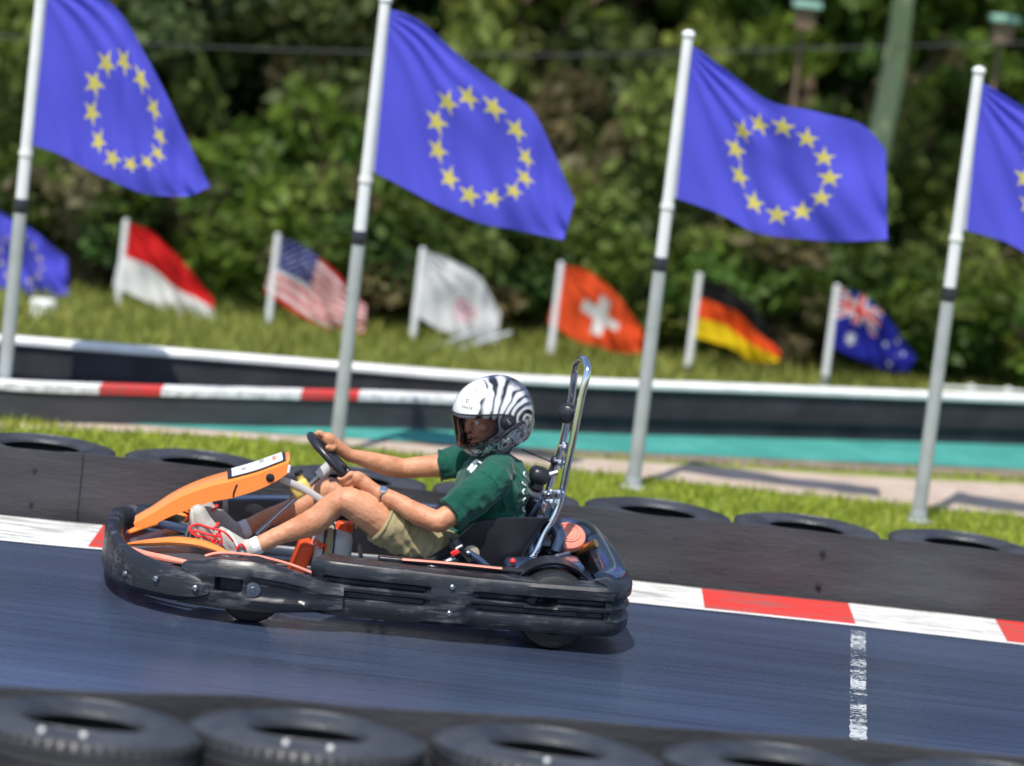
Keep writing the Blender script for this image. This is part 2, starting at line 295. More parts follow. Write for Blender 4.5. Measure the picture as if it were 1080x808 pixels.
near_edge=[(-12,4.6),(-5,7.0)]+[(p.x,p.y) for p in _ne]+[(6,9.45),(14,9.3)]
kn=[(-12,11.2),(-6,11.95),(-1.99,12.28),(-1.61,12.33),(.89,12.55),(2.23,12.60),(6,12.6),(14,12.2)]
kf=[(-12,11.62),(-6,12.35),(-2.07,12.69),(-1.67,12.74),(.9,12.90),(2.29,12.98),(6,13.0),(14,12.6)]
strip('track',near_edge,kn,.003,M['asphalt'])
sheet('dirt_verge',[(-14,2),(14,2),(14,9.3)]+[(x,y-.01) for x,y in near_edge[::-1]][1:]+[(-14,4)],.0005,M['dirt'])
# kerb blocks: red and white painted, laid along the curve; one thin raised slab per the run
def kerb_phase():
    x_red=on_z(742,635,.01).x; return x_red
xr=kerb_phase()
M['kerb']=mat_banded('kerb_paint',(.60,.03,.022),(.66,.66,.64),.635,-xr,0,.3)
strip('kerb',kn,kf,.006,M['kerb'],zb=.022)
strip('kerb_edge_line',[(x,y-.035) for x,y in kn],[(x,y-.003) for x,y in kn],.0075,M['whitepaint'])
strip('gravel_verge',[(x,y+.002) for x,y in kf],[(x,y+.5) for x,y in kf],.001,M['dirt'])
# worn white timing line across the track (paint flakes left in clusters)
a0=on_z(905,667,.0); a1=on_z(905,786,.0); mb=MB()
dirv=(a1-a0); Ln=dirv.length; dv=dirv.normalized(); sv=Vector((dv.y,-dv.x,0))
_n=40
for k in range(_n):
    p=a0+dv*(Ln*k/_n); q=a0+dv*(Ln*(k+1)/_n); w1=.030+.006*noise.noise(Vector((k*.9,0,0))); w2=.030+.006*noise.noise(Vector(((k+1)*.9,0,0)))
    mb.add([(p.x-sv.x*w1,p.y-sv.y*w1,.0065),(p.x+sv.x*w1,p.y+sv.y*w1,.0065),(q.x+sv.x*w2,q.y+sv.y*w2,.0065),(q.x-sv.x*w2,q.y-sv.y*w2,.0065)],[(0,1,2,3)])
wpm=NT('worn_line_paint'); vv=wpm.coords((1,1,1)); n1=wpm.n('TexNoise',{'Vector':wpm.coords((.6,1.6,1)),'Scale':3.1,'Detail':3.}); n2=wpm.n('TexNoise',{'Vector':vv,'Scale':70.,'Detail':6.,'Roughness':.7}); sm=wpm.n('Math',{0:n1.outputs[0],1:n2.outputs[0]},operation='ADD')
wpm.p.inputs['Base Color'].default_value=(.52,.54,.56,1); tr_=wpm.n('BsdfTransparent'); mx_=wpm.n('MixShader',{'Fac':wpm.ramp(sm.outputs[0],[(.92,(0,0,0)),(1.04,(.9,.9,.9))]) ,1:tr_.outputs[0],2:wpm.p.outputs[0]}); 
wpm.t.links.new(mx_.outputs[0],wpm.out.inputs[0])
for r_ in [n for n in wpm.t.nodes if n.type=='VALTORGB']: r_.color_ramp.elements[0].position=.47; r_.color_ramp.elements[1].position=.54
hm_=wpm.n('Math',{0:sm.outputs[0],1:.5},operation='MULTIPLY'); wpm.t.links.new(hm_.outputs[0],[n for n in wpm.t.nodes if n.type=='VALTORGB'][0].inputs[0])
tag(mb.build('painted_line',wpm.m,smooth=False),kind='structure')
# gravel path, bare strip, teal run-off, far track
pn=[on_z(*p) for p in ((120,455),(300,466),(620,498),(1080,545))]; pf=[on_z(*p) for p in ((120,448),(300,457),(620,484),(1080,511))]
ext=lambda L,dx:[(L[0].x-dx,L[0].y-.4)]+[(p.x,p.y) for p in L]+[(L[-1].x+dx,L[-1].y+.8)]
strip('gravel_path',ext(pn,.6),ext(pf,.6),.002,M['sand'])
tn=[on_z(*p) for p in ((92,445),(300,459),(540,472),(800,484),(1080,496))]; tf=[on_z(*p) for p in ((92,441),(300,444),(540,451),(800,457),(1080,465))]
dn=[on_z(*p) for p in ((92,447),(300,462),(540,477),(800,492),(1080,506))]
strip('dirt_strip',[(p.x,p.y) for p in dn]+[(5,18.4)],[(p.x,p.y+.01) for p in tn]+[(5,18.9)],.001,M['dirt'])
strip('teal_runoff',[(p.x,p.y) for p in tn]+[(6,19)],[(p.x,p.y) for p in tf]+[(6,20.6)],.005,M['teal'])
strip('far_track',[(-8,13.6),(-2.3,15.60),(.03,17.10),(3.22,19.10),(7,21.2)],[(-8,15.6),(-2.6,16.6),(.03,17.3),(3.4,19.4),(7,21.4)],.003,M['asphalt'])
# hillside behind the trees
nx,ny=60,30; V=[];F=[]
for j in range(ny+1):
    for i in range(nx+1):
        x=-40+80*i/nx; y=29+60*j/ny; V.append((x,y,-.05+.38*max(0,y-29.5)*(1 if y<50 else 20.5/(y-29.5))+.5*noise.noise(Vector((x*.2,y*.2,0)))*min(1,(y-29)/4)))
for j in range(ny):
    for i in range(nx): a=j*(nx+1)+i; F.append((a,a+1,a+nx+2,a+nx+1))
mb=MB(); mb.add(V,F); tag(mb.build('hillside',M['litter']),kind='structure')
# ================================================================== TYRE WALLS
def make_tyre(Ro,W,hole=.53):
    """one tyre lying flat, standing on z=0"""
    ri=Ro*hole; mb=MB(); pr=[]
    h=W/2
    half=[(ri,.62*h),(ri+.006,.80*h),(ri+.02,.90*h),(ri+.05,.985*h),((ri+Ro)/2,1.0*h),(Ro-.055,.93*h),(Ro-.028,.86*h),(Ro-.010,.74*h),(Ro-.002,.60*h),(Ro,.50*h)]
    out=half+[(Ro,.40*h),(Ro-.008,.38*h),(Ro-.008,.32*h),(Ro,.30*h),(Ro,.06*h),(Ro-.008,.04*h)]
    prof=out+[(r,-z) for r,z in out[::-1]]+[(ri+.012,-.55*h),(ri+.07,-.6*h),(Ro-.03,-.35*h),(Ro-.02,0),(Ro-.03,.35*h),(ri+.07,.6*h),(ri+.012,.55*h)]
    mb.lathe([(r,z+h) for r,z in prof],seg=72)
    # raised sidewall ring
    mb.lathe([((ri+Ro)/2-.012+.004*math.cos(a),h*1.985+.004*math.sin(a)) for a in [k/6*2*PI for k in range(6)]],seg=72)
    # tread blocks
    for k in range(60):
        a=2*PI*k/60; 
        for zc in (-.66*h,.66*h): mb.box((math.cos(a)*(Ro-.004),math.sin(a)*(Ro-.004),h+zc),(.014,.018,.20*h),Matrix.Rotation(a,3,'Z'))
    return mb.mesh('tyre')
tyre_n=make_tyre(.325,.186,.50); tyre_b=make_tyre(.318,.138)
def belt_wall(name,path,z0,z1,th,m,parent): 
    P=plan(path,10); mb=MB(); 
    def prof(s,p):
        wv=.006*math.sin(p.x*5.1)+.004*math.sin(p.x*13.7+1); return [(wv,z0),(wv,z1+.004*math.sin(p.x*7)),(wv-th,z1+.004*math.sin(p.x*7)),(wv-th,z0)]
    return sweep(P,prof).build(name,m,parent,ang=30)
# near wall (its belt faces the track)
G='tyres of the near tyre wall'
nb=empty('rubber_belt_barrier',(0,8.7,0)); nb.location=(0,0,0); tag(nb,'black rubber belt edging the near side of the track, in front of the foreground tyres','barrier')
belt_wall('belt',near_edge,0.0,.385,.012,M['belt'],nb)
wp=plan(near_edge,16)
def walk(P,d0,step,n,off):
    """points every step along polyline P, starting where x passes d0, offset sideways"""
    L=[0]
    for i in range(1,len(P)): L.append(L[-1]+(P[i]-P[i-1]).length)
    s0=float(np.interp(d0,[p.x for p in P],L))
    out=[]
    for k in range(n):
        s=s0+k*step; i=next((i for i in range(1,len(P)) if L[i]>=s),len(P)-1); t=(s-L[i-1])/max(1e-6,L[i]-L[i-1]); p=P[i-1].lerp(P[i],t); d=(P[i]-P[i-1]).normalized(); out.append((Vector((p.x,p.y))+Vector((d.y,-d.x))*off,d))
    return out
spots=walk(wp,on_z(48,757,.41).x-2*.672*.955,.672,8,.335)
nm=['in the near tyre wall at the left frame edge, cut off','whole tyre at lower left','second whole tyre from the left, below the kart\'s front wheel','middle tyre below the kart\'s rear wheel','second tyre from the right end','rightmost tyre, lowest in the corner']
wherex=['far left beyond the frame edge','leftmost','lower left corner of the photo','second from left, below the kart nose','third from left, below the kart tail','fourth from left, right of the kart','fifth from left, by the lower right corner','rightmost, past the frame edge']
for k,(p,d) in enumerate(spots):
    for lev in (0,1):
        o=link('tyre',tyre_n,M['rubber'],smooth=True) if (k==0 and lev==0) else bpy.data.objects.new('tyre',tyre_n)
        if not (k==0 and lev==0): COL.objects.link(o)
        o.location=(p.x+(0,.004)[lev],p.y+(0,.010)[lev],.024+.187*lev); o.rotation_euler=(R(-4.2),R((k*37%5-2)*.35),0)
        tag(o,('tyre on top of the near wall, ' if lev else 'bottom tyre of the near wall, ')+wherex[k],'tyre',G)
# small white bolts with washers that pin the near tyres together
for (k,dx,l) in ((2,-.07,'left white washer on the near tyre in the lower left corner'),(2,.04,'right white washer on the near tyre in the lower left corner'),(3,-.04,'left white washer on the second near tyre'),(3,.08,'right white washer on the second near tyre'),(4,.0,'lone white washer on the third near tyre')):
    p=spots[k][0]; q=Vector((p.x+dx,p.y+.01-.262,.413)); mb=MB(); mb.lathe([(0.0005,-.018),(.008,-.018),(.008,.003),(.004,.004),(.004,.007),(.0005,.008)],q,(0,-.2,1),seg=20,closedprof=False)
    tag(mb.build('bolt_washer',M['whitepaint']),l,'bolt','white bolts in the near tyre wall')
# back wall
bw=[(x,y+.07) for x,y in kf]
bb=empty('rubber_belt_barrier',(0,0,0)); tag(bb,'long dark rubber belt barrier right behind the red and white kerb, behind the kart','barrier')
bwp=[(x,y) for x,y in bw][::-1]
belt_wall('belt',bwp,0.0,.305,.012,M['belt'],bb)
nbolt=0
for x in np.arange(-3.3,3.6,.67):
    i=min(range(len(bw)-1),key=lambda i:abs((bw[i][0]+bw[i+1][0])/2-x)); 
    P=plan(bw,16); q=min(P,key=lambda p:abs(p.x-x))
    for zz in (.07,.215): MB().lathe([(.0005,.0),(.014,.0),(.014,.003),(.007,.005),(.007,.01),(.0005,.011)],(q.x,q.y-.006,zz),(0,-1,0),seg=12,closedprof=False).build('bolt',M['black'],bb)
P=plan(bw,16); k=0
for j in range(-8,9):
    x=.72+.668*j
    q=min(P,key=lambda p:abs(p.x-x)); i=P.index(q); d=(P[i+1]-P[i-1]).normalized(); c=Vector((x,q.y))+Vector((-d.y,d.x))*.337
    for lev in (0,1):
        o=link('tyre',tyre_b,M['rubber']) if (j==-8 and lev==0) else bpy.data.objects.new('tyre',tyre_b)
        if not (j==-8 and lev==0): COL.objects.link(o)
        o.location=(c.x,c.y,.139*lev); o.rotation_euler=(0,0,j*.9)
        wh={-4:'at the left frame edge',-3:'above the kart\'s orange nose',-2:'left of the steering wheel',-1:'behind the steering wheel',0:'just right of the roll bar',1:'second tyre to the right of the kart',2:'at the right frame edge'}.get(j,'number %d beyond the %s frame edge'%(abs(j),'left' if j<0 else 'right'))
        tag(o,('top tyre of the back wall, ' if lev else 'bottom tyre of the back wall, ')+wh,'tyre','tyres of the back tyre wall')
# ================================================================== FAR BARRIERS
def bar_thing(lbl,cat,name='barrier'): return empty(name,(0,0,0),label=lbl,cat=cat)
fb=bar_thing('long low dark rubber barrier with white top rail, crossing behind the tall flagpoles','barrier','track_barrier')
tops=[on_z(*p) for p in ((-250,395),(0,414),(270,434),(540,453),(800,461),(1080,469),(1350,478))]
fp=[(p.x,p.y) for p in tops][::-1]
def wprof(z0,z1,o0,o1): return lambda s,p:[(o0,z0),(o0,z1),(o1,z1),(o1,z0)]
sweep(plan(fp,8)[::-1],wprof(.0,.265,.05,0)).build('belt',M['farbelt'],fb,ang=30)
sweep(plan(fp,8)[::-1],lambda s,p:[(.062,.266),(.07,.275),(.07,.295),(.05,.308),(-.03,.308),(-.04,.295),(-.04,.266)]).build('top_rail',M['whitepaint'],fb,ang=40)
sweep(plan(fp,8)[::-1],lambda s,p:[(.064,.095),(.072,.10),(.072,.115),(.064,.12),(.054,.12),(.054,.095)]).build('middle_seam',M['black'],fb,ang=40)
PP=plan(fp,8)
for i in range(2,len(PP),3):
    mb=MB(); d=(PP[i]-PP[i-1]).normalized(); mb.box((PP[i].x,PP[i].y+.10,.12),(.06,.06,.24),bev=.006); mb.build('post',M['steel'],fb)
lb=bar_thing('low curved barrier with red and white painted top band, left of the helmet','barrier','kerb_barrier')
lpx=[(-160,428),(0,443),(150,448),(300,451),(420,453),(520,457)]
lp=[on_z(*p) for p in lpx]; lpp=[(p.x,p.y) for p in lp][::-1]
sweep(plan(lpp,8)[::-1],wprof(0,.151,0,-.10)).build('base',M['belt'],lb,ang=30)
xx=on_y(118,410,16.0).x
sweep(plan(lpp,8)[::-1],lambda s,p:[(.008,.152),(.012,.156),(.012,.188),(.004,.195),(-.104,.195),(-.108,.19),(-.108,.152)]).build('painted_band',mat_banded('red_white_band',(.60,.03,.025),(.76,.76,.75),.49,-xx,0,.2,.30),lb,ang=40)
# thin white rail fence at the far right
wf=empty('rail_fence',(0,0,0),label='short white rail fence on the grass at the far right, beyond the barrier',cat='fence')
q0=on_y(985,408,20.6); q1=on_y(1180,420,20.8)
for dz in (0,.10,.2):
    mb=MB(); mb.tube([q0-Vector((0,0,dz)),q1-Vector((0,0,dz))],.012,10); mb.build('rail',M['whitepaint'],wf)
for t in np.linspace(0,1,6):
    p=q0.lerp(q1,t); mb=MB(); mb.box((p.x,p.y+.02,(p.z+.02)/2),(.04,.04,p.z+.03),bev=.004); mb.build('post',M['whitepaint'],wf)
# small white bollard at far left
b0=on_y(46,316,19.6)
mb=MB(); mb.lathe([(.0005,0),(.09,0),(.09,b0.z-.03),(.075,b0.z),(.0005,b0.z+.006)],(b0.x,b0.y,0),(0,0,1),24,False)
bo=empty('bollard',(0,0,0),label='stubby white bollard under the small blue flag at the far left',cat='bollard'); mb.build('post',M['whitepaint'],bo)
mb=MB(); mb.lathe([(.091,b0.z*.55),(.093,b0.z*.55),(.093,b0.z*.68),(.091,b0.z*.68)],(b0.x,b0.y,0),(0,0,1),24); mb.build('band',M['cream'],bo)
# ================================================================== FLAGS
def smooth_flag(T,B,Y,ripple,nu,nv,hoist):
    Tp,_=catmull([Vector(p) for p in T],[0]*len(T),24); Bp,_=catmull([Vector(p) for p in B],[0]*len(B),24)
    def samp(P,t):
        L=np.concatenate([[0],np.cumsum([(P[i+1]-P[i]).length for i in range(len(P)-1)])]); s=t*L[-1]; i=min(len(P)-2,max(0,int(np.searchsorted(L,s)-1))); return P[i].lerp(P[i+1],(s-L[i])/max(1e-6,L[i+1]-L[i]))
    V=np.zeros(((nu+1)*(nv+1),3)); sc_=Y/16.
    for i in range(nu+1):
        u=i/nu; a=samp(Tp,u); b=samp(Bp,u)
        for j in range(nv+1):
            v=j/nv; q=a.lerp(b,v); env=min(1,u*3)
            dy=env*sc_*ripple*(.75*math.sin(u*8-v*3.2+.6)+.38*math.sin(u*19-v*7+1)+.22*math.sin(v*8+u*7)+.22*math.sin(u*34-v*9+2*math.sin(v*4)))+.012*min(1,u*8)*math.sin(math.atan2(v-.02,u+.05)*17)*max(0,1-u*1.6)
            dz=env*sc_*ripple*.12*math.sin(u*13+v*7)
            p=on_y(q.x,q.y,Y+dy); V[i*(nv+1)+j]=(p.x,p.y,p.z+dz)
    I=np.arange(nu)[:,None]*(nv+1)+np.arange(nv)[None,:]; F=np.stack([I,I+nv+1,I+nv+2,I+1],-1).reshape(-1,4)
    uc=(np.repeat(np.arange(nu),nv)+.5)/nu; vc=(np.tile(np.arange(nv),nu)+.5)/nv
    return V,F,uc,vc
def star(x,y,cx,cy,r,n=5,rot=0,inner=.382):
    dx=x-cx; dy=y-cy; a=np.arctan2(dx,-dy)+rot; rr=np.hypot(dx,dy); seg=2*PI/n; a=np.abs((a+seg/2)%seg-seg/2)
    # edge from outer tip (angle 0) to inner vertex (angle seg/2)
    x1,y1=r,0; x2,y2=r*inner*math.cos(seg/2),r*inner*math.sin(seg/2); px=rr*np.cos(a); py=rr*np.sin(a); return ((x2-x1)*(py-y1)-(y2-y1)*(px-x1))>=0
BLUE=(.115,.115,.76); YEL=(.80,.68,.16); WH=(.86,.86,.86); RED=(.72,.025,.03)
def full(n,c): return np.tile(np.array(c,float),(n,1))
def d_eu(u,v,sz=.085):
    c=full(len(u),BLUE); x=u*1.5; y=v
    for k in range(12):
        a=k*PI/6; c[star(x,y,.75+.33*math.sin(a),.5-.33*math.cos(a),sz)]=YEL
    c[u<.022]=(.55,.56,.66); return c
def d_mono(u,v): c=full(len(u),(.74,.018,.02)); c[v>.5]=WH; return c
def d_us(u,v):
    c=full(len(u),RED); c[(np.floor(v*13)%2)==1]=WH; k=(u<.4)&(v<7/13); c[k]=(.03,.04,.22)
    for r in range(9):
        for q in range(6 if r%2==0 else 5):
            cx=.4*(1.5)*((q+.5 if r%2==0 else q+1)/6); cy=(7/13)*((r+.5)/9); c[star(u*1.5,v,cx,cy,.024)&k]=WH
    return c
def d_white(u,v):
    c=full(len(u),(.80,.80,.82)); x=u*1.5-.85; y=v-.55; r=np.hypot(x,y*1.5); c[(r<.2)&(r>.15)]=(.70,.22,.30); c[(r<.12)&(np.abs(y)<.035)]=(.45,.30,.42); c[(np.abs(x)<.02)&(r<.12)]=(.70,.22,.30); c[(np.abs(y-.19)<.02)&(np.abs(x)<.17)]=(.72,.35,.40); return c
def d_swiss(u,v):
    c=full(len(u),(.86,.10,.025)); x=u*1.5-.75; y=v-.5; c[((np.abs(x)<.095)&(np.abs(y)<.31))|((np.abs(x)<.31)&(np.abs(y)<.095))]=WH; return c
def d_german(u,v): c=full(len(u),(.012,.012,.012)); c[v>1/3]=(.85,.09,.015); c[v>2/3]=(.85,.58,.01); return c
def d_ensign(u,v):
    c=full(len(u),(.015,.02,.30)); x=u*2; y=v; k=(x<1)&(y<.5); cx=x-.5; cy=y-.25
    d1=np.abs(cy-cx*.5)/1.118; d2=np.abs(cy+cx*.5)/1.118; c[k&((d1<.05)|(d2<.05))]=WH; c[k&((d1<.02)|(d2<.02))]=RED
    c[k&((np.abs(cx)<.083)|(np.abs(cy)<.083))]=WH; c[k&((np.abs(cx)<.05)|(np.abs(cy)<.05))]=RED
    c[star(x,y,.5,.76,.14,7,0,.45)]=WH
    for (a,b,r) in ((1.5,.17,.07),(1.27,.43,.07),(1.73,.38,.07),(1.5,.82,.07),(1.6,.54,.04)): c[star(x,y,a,b,r,7,0,.45)]=WH
    return c
def flag(T,B,Y,design,label,group,ripple=.035,nu=150,nv=100,**k):
    V,F,u,v=smooth_flag(T,B,Y,ripple,nu,nv,None); me=npmesh('flag',V,F,design(u,v,**k),M['flag']); me.polygons.foreach_set('use_smooth',[True]*len(me.polygons))
    o=bpy.data.objects.new('flag',me); COL.objects.link(o); tag(o,label,'flag',group)
    # hem tape and toggles at the hoist
    return o
YB=15.45
def big_pole(tpx,hpx,jy,label):
    """tpx top pixel, hpx the hoist foot pixel, jy image row of the joint"""
    t=on_y(*tpx,YB); h=on_y(*hpx,YB); X=(t.x+h.x)/2; r=empty('flagpole',(X,YB,0),label=label,cat='flagpole',group='tall white flagpoles along the grass')
    zj=on_y(hpx[0]-6,jy,YB).z; 
    mb=MB(); mb.lathe([(.0005,0),(.036,0),(.034,zj-.03),(.0005,zj-.03)],(0,0,0),(0,0,1),20,False); mb.build('lower_pole',M['pole_grey'],r)
    mb=MB(); mb.lathe([(.0005,zj-.03),(.037,zj-.03),(.039,zj-.02),(.039,zj+.03),(.034,zj+.04),(.0005,zj+.04)],(0,0,0),(0,0,1),20,False); mb.build('joint_sleeve',M['black'],r)
    mb=MB(); mb.lathe([(.0005,zj+.04),(.031,zj+.04),(.027,t.z),(.0005,t.z)],(0,0,0),(0,0,1),20,False); mb.build('upper_pole',M['pole_white'],r)
    mb=MB(); mb.ell((0,0,t.z+.015),(.034,.034,.026)); mb.build('cap',M['pole_white'],r)
    mb=MB(); mb.lathe([(.028,h.z-.06),(.036,h.z-.06),(.036,h.z-.035),(.028,h.z-.035)],(0,0,0),(0,0,1),20); mb.build('ring',M['whitepaint'],r)
    mb=MB(); mb.lathe([(.0005,0),(.075,0),(.075,.012),(.045,.02),(.042,.06),(.0005,.06)],(0,0,0),(0,0,1),20,False); mb.build('base_plate',M['pole_grey'],r)
    return X
GE='blue flags with a ring of yellow stars'
big_pole((44,-30),(30,152),218,'tall white flagpole at the left frame edge')
flag([(46,-25),(88,-15),(126,12),(152,55),(185,120),(222,198)],[(31,152),(70,166),(110,188),(150,203),(196,208)],YB,d_eu,'large blue flag with yellow stars on the leftmost tall pole, cut by the top edge',GE)
big_pole((404,3),(389,180),252,'tall white flagpole above the orange kart nose, second tall pole from the left')
flag([(406,8),(442,22),(482,56),(528,92),(566,124),(606,212)],[(391,180),(440,205),(500,234),(545,242),(594,254)],YB,d_eu,'large blue flag with yellow stars above the kart, second big flag from the left',GE)
big_pole((724,40),(707,208),280,'tall white flagpole just right of the roll bar, third tall pole from the left')
flag([(726,45),(766,74),(812,106),(862,119),(908,130),(934,158)],[(709,208),(760,226),(800,246),(850,253),(936,254)],YB,d_eu,'large blue flag with yellow stars right of the roll bar, fully spread out',GE)
big_pole((1029,78),(1013,242),312,'tall white flagpole at the right side of the photo, rightmost tall pole')
flag([(1031,84),(1072,108),(1115,132),(1160,146),(1205,158),(1235,185)],[(1015,242),(1062,256),(1102,276),(1150,284),(1232,286)],YB,d_eu,'large blue flag with yellow stars cut off by the right edge',GE)
YS=20.4
def small_pole(tpx,lbl,low=None):
    t=on_y(*tpx,YS); r=empty('flagpole',(t.x,YS,0),label=lbl,cat='flagpole',group='short flagpoles behind the far barrier')
    zj=t.z-.64
    mb=MB(); mb.lathe([(.0005,0),(.030,0),(.028,zj),(.0005,zj)],(0,0,0),(0,0,1),16,False); mb.build('lower_pole',M['pole_grey'],r)
    mb=MB(); mb.lathe([(.0005,zj),(.031,zj),(.031,zj+.025),(.0005,zj+.025)],(0,0,0),(0,0,1),16,False); mb.build('joint_sleeve',M['black'],r)
    mb=MB(); mb.lathe([(.0005,zj+.025),(.024,zj+.025),(.02,t.z),(.0005,t.z+.008)],(0,0,0),(0,0,1),16,False); mb.build('upper_pole',M['pole_white'],r)
GS='small national flags on the short poles'
small_pole((-22,210),'short flagpole of the small starred flag, just off the left edge')
flag([(-22,214),(12,230),(45,252),(70,272)],[(-35,292),(5,305),(40,313),(72,312)],YS,d_eu,'small blue flag with pale stars at the left edge, below the big one',GS,.04,100,66,sz=.06)
small_pole((133,232),'short pole carrying the red over white flag')
flag([(134,235),(162,246),(192,276),(224,314)],[(119,302),(152,316),(186,333),(228,337)],YS,d_mono,'small red over white two-band flag near the left',GS,.04,100,66)
small_pole((293,247),'short pole carrying the striped flag with a starred canton')
flag([(294,250),(326,262),(350,284),(386,322)],[(279,308),(310,328),(345,350),(384,352)],YS,d_us,'small red and white striped flag with starred blue canton',GS,.04,140,104)
small_pole((446,262),'short pole carrying the plain white flag above the helmet')
flag([(447,265),(482,276),(508,296),(528,330)],[(434,330),(470,350),(500,361),(524,362)],YS,d_white,'small white flag with a faint pink emblem, above the helmet',GS,.04,100,66)
small_pole((592,277),'short pole carrying the orange-red flag with a white cross')
flag([(593,280),(626,288),(656,318),(678,348)],[(578,340),(612,360),(650,371),(676,372)],YS,d_swiss,'small orange-red flag with white cross, above the roll bar',GS,.04,100,66)
small_pole((738,289),'short pole carrying the black, red and yellow flag')
flag([(739,292),(772,306),(800,330),(824,366)],[(727,355),(765,364),(790,380),(822,382)],YS,d_german,'small black, red and yellow three-band flag right of the tall third pole',GS,.04,100,66)
small_pole((883,301),'short pole carrying the navy flag at the far right')
flag([(884,304),(916,314),(942,344),(966,376)],[(871,364),(902,376),(932,390),(958,391)],YS,d_ensign,'small navy flag with red and white crosses in its corner and white stars',GS,.04,140,84)
# slanting stays beside two of the short poles
for (a,b,l) in (((510,350),(455,392),'slanting pale pole stay below the striped flag, left of the white flag'),((545,350),(478,398),'slanting pale pole stay below the white flag, above the helmet')):
    p=on_y(*a,YS+.1); q=on_y(*b,YS-.1); q.z=max(q.z,0); mb=MB(); mb.tube([(p.x-.04,YS,p.z),(q.x-.04,YS-.25,0)],.016,10); tag(mb.build('pole_stay',M['pole_grey']),l,'pole stay','slanting stays of the flagpoles')
# overhead cable
cp=[on_y(*p,21.5) for p in ((-300,20),(180,48),(540,58),(725,55),(900,50),(1300,40))]; mb=MB(); mb.tube(cp,.007,8,sub=8)
tag(mb.build('overhead_cable',M['black']),'thin dark cable strung across in front of the trees, behind the flags','cable')
# ================================================================== TREES
def leaves(C,size,cols,elong=1.7):
    """quads with random orientation at centres C (N,3)"""
    n=len(C); a=rng.normal(size=(n,3)); a/=np.linalg.norm(a,axis=1)[:,None]; b=rng.normal(size=(n,3)); b-=a*(a*b).sum(1)[:,None]; b/=np.linalg.norm(b,axis=1)[:,None]
    s=size*rng.uniform(.6,1.4,(n,1)); a=a*s*elong; b=b*s
    V=np.stack([C-a,C+b*.9,C+a,C-b*.9],1).reshape(-1,3); F=np.arange(4*n).reshape(n,4); return V,F,cols
def clump_cloud(centres,rad,per,flat=.7):
    out=[];idx=[]
    for i,(c,r) in enumerate(zip(centres,rad)):
        k=int(per); d=rng.normal(size=(k,3)); d/=np.linalg.norm(d,axis=1)[:,None]; rr=r*rng.uniform(.25,1,(k,1))**.6; q=c+d*rr*np.array([1,1,flat]); out.append(q); idx+= [i]*k
    return np.concatenate(out),np.array(idx)
def leafcols(idx,n,base,var=.35):
    cl=rng.uniform(1-var,1+var,(n,1)); hue=rng.uniform(-1,1,(n,1)); b=np.array(base); c=b*cl[idx]*np.array([1,1,1])+hue[idx]*np.array([.018,.006,-.004]); c=c*rng.uniform(.75,1.3,(len(idx),1)); return np.clip(c,.004,.5)
def tree_mesh(seed,h,base,cz0,cr,nclump,per,trunk_r,leafs=.05,barkmat='bark'):
    global rng
    rng=np.random.default_rng(seed); random.seed(seed)
    # trunk with limbs
    mb=MB(); pts=[(0,0,-.1)]
    x=y=0
    for k in range(1,9): x+=random.uniform(-.08,.08)*(.3 if cz0>3 else 1); y+=random.uniform(-.08,.08); pts.append((x,y,h*.85*k/8))
    mb.tube(pts,[trunk_r*(1.25 if k==0 else 1-.085*k) for k in range(9)],12,sub=3)
    cs=[];rs=[]
    for k in range(nclump):
        t=random.random(); z=cz0+(h-cz0)*t; ax=pts[min(8,max(0,int(z/h/.85*8)))]; a=random.uniform(0,2*PI); rr=cr*(1-.55*t)*math.sqrt(random.random())*1.05
        cs.append(np.array([ax[0]+math.cos(a)*rr,ax[1]+math.sin(a)*rr,z])); rs.append(random.uniform(.28,.55)*cr/1.6)
        if k%3==0 and (cz0<3 or k%9==0):
            c=cs[-1]; s0=Vector(pts[min(8,max(1,int(c[2]*.7/h/.85*8)))]); e=Vector(c); m_=s0.lerp(e,.5)+Vector((random.uniform(-.1,.1),random.uniform(-.1,.1),random.uniform(.0,.2))); mb.tube([s0,m_,e],[trunk_r*.35,trunk_r*.22,trunk_r*.08],7,sub=3)
    C,idx=clump_cloud(cs,rs,per); V,F,c=leaves(C,leafs,leafcols(idx,nclump,base)); return mb.mesh('trunk'),npmesh('crown',V,F,c,M['leaf'])
kinds=[
 (tree_mesh(11,5.2,(.085,.155,.022),.7,1.7,75,120,.13),'bark','bushy mid green tree'),
 (tree_mesh(12,5.6,(.055,.100,.018),.5,1.6,80,120,.11),'bark','dense dark green tree'),
 (tree_mesh(13,4.8,(.125,.190,.026),.9,1.5,65,120,.10),'bark','light yellow-green tree'),
 (tree_mesh(14,5.5,(.105,.130,.040),1.3,1.8,60,110,.16),'bark','loose olive tree with brown trunk'),
 (tree_mesh(15,6.6,(.105,.150,.030),3.3,1.3,45,110,.115),'palebark','slender tree with pale green trunk')]
protos={}
rng=np.random.default_rng(3); random.seed(3)
used_lab={}
def put_tree(k,x,y,s,rz,where):
    (tm,cm),bk,desc=kinds[k]
    if k not in protos:
        r=empty('tree',(x,y,0)); link('trunk',tm,M[bk],r); o=bpy.data.objects.new('crown',cm); COL.objects.link(o); o.parent=r; protos[k]=r
    else: r=dup(protos[k])
    r.location=(x,y,max(0,.38*(y-29.5))-.02); r.rotation_euler=(0,0,rz); r.scale=(s,s,s); tag(r,desc+' '+where,'tree','trees behind the flags'); return r
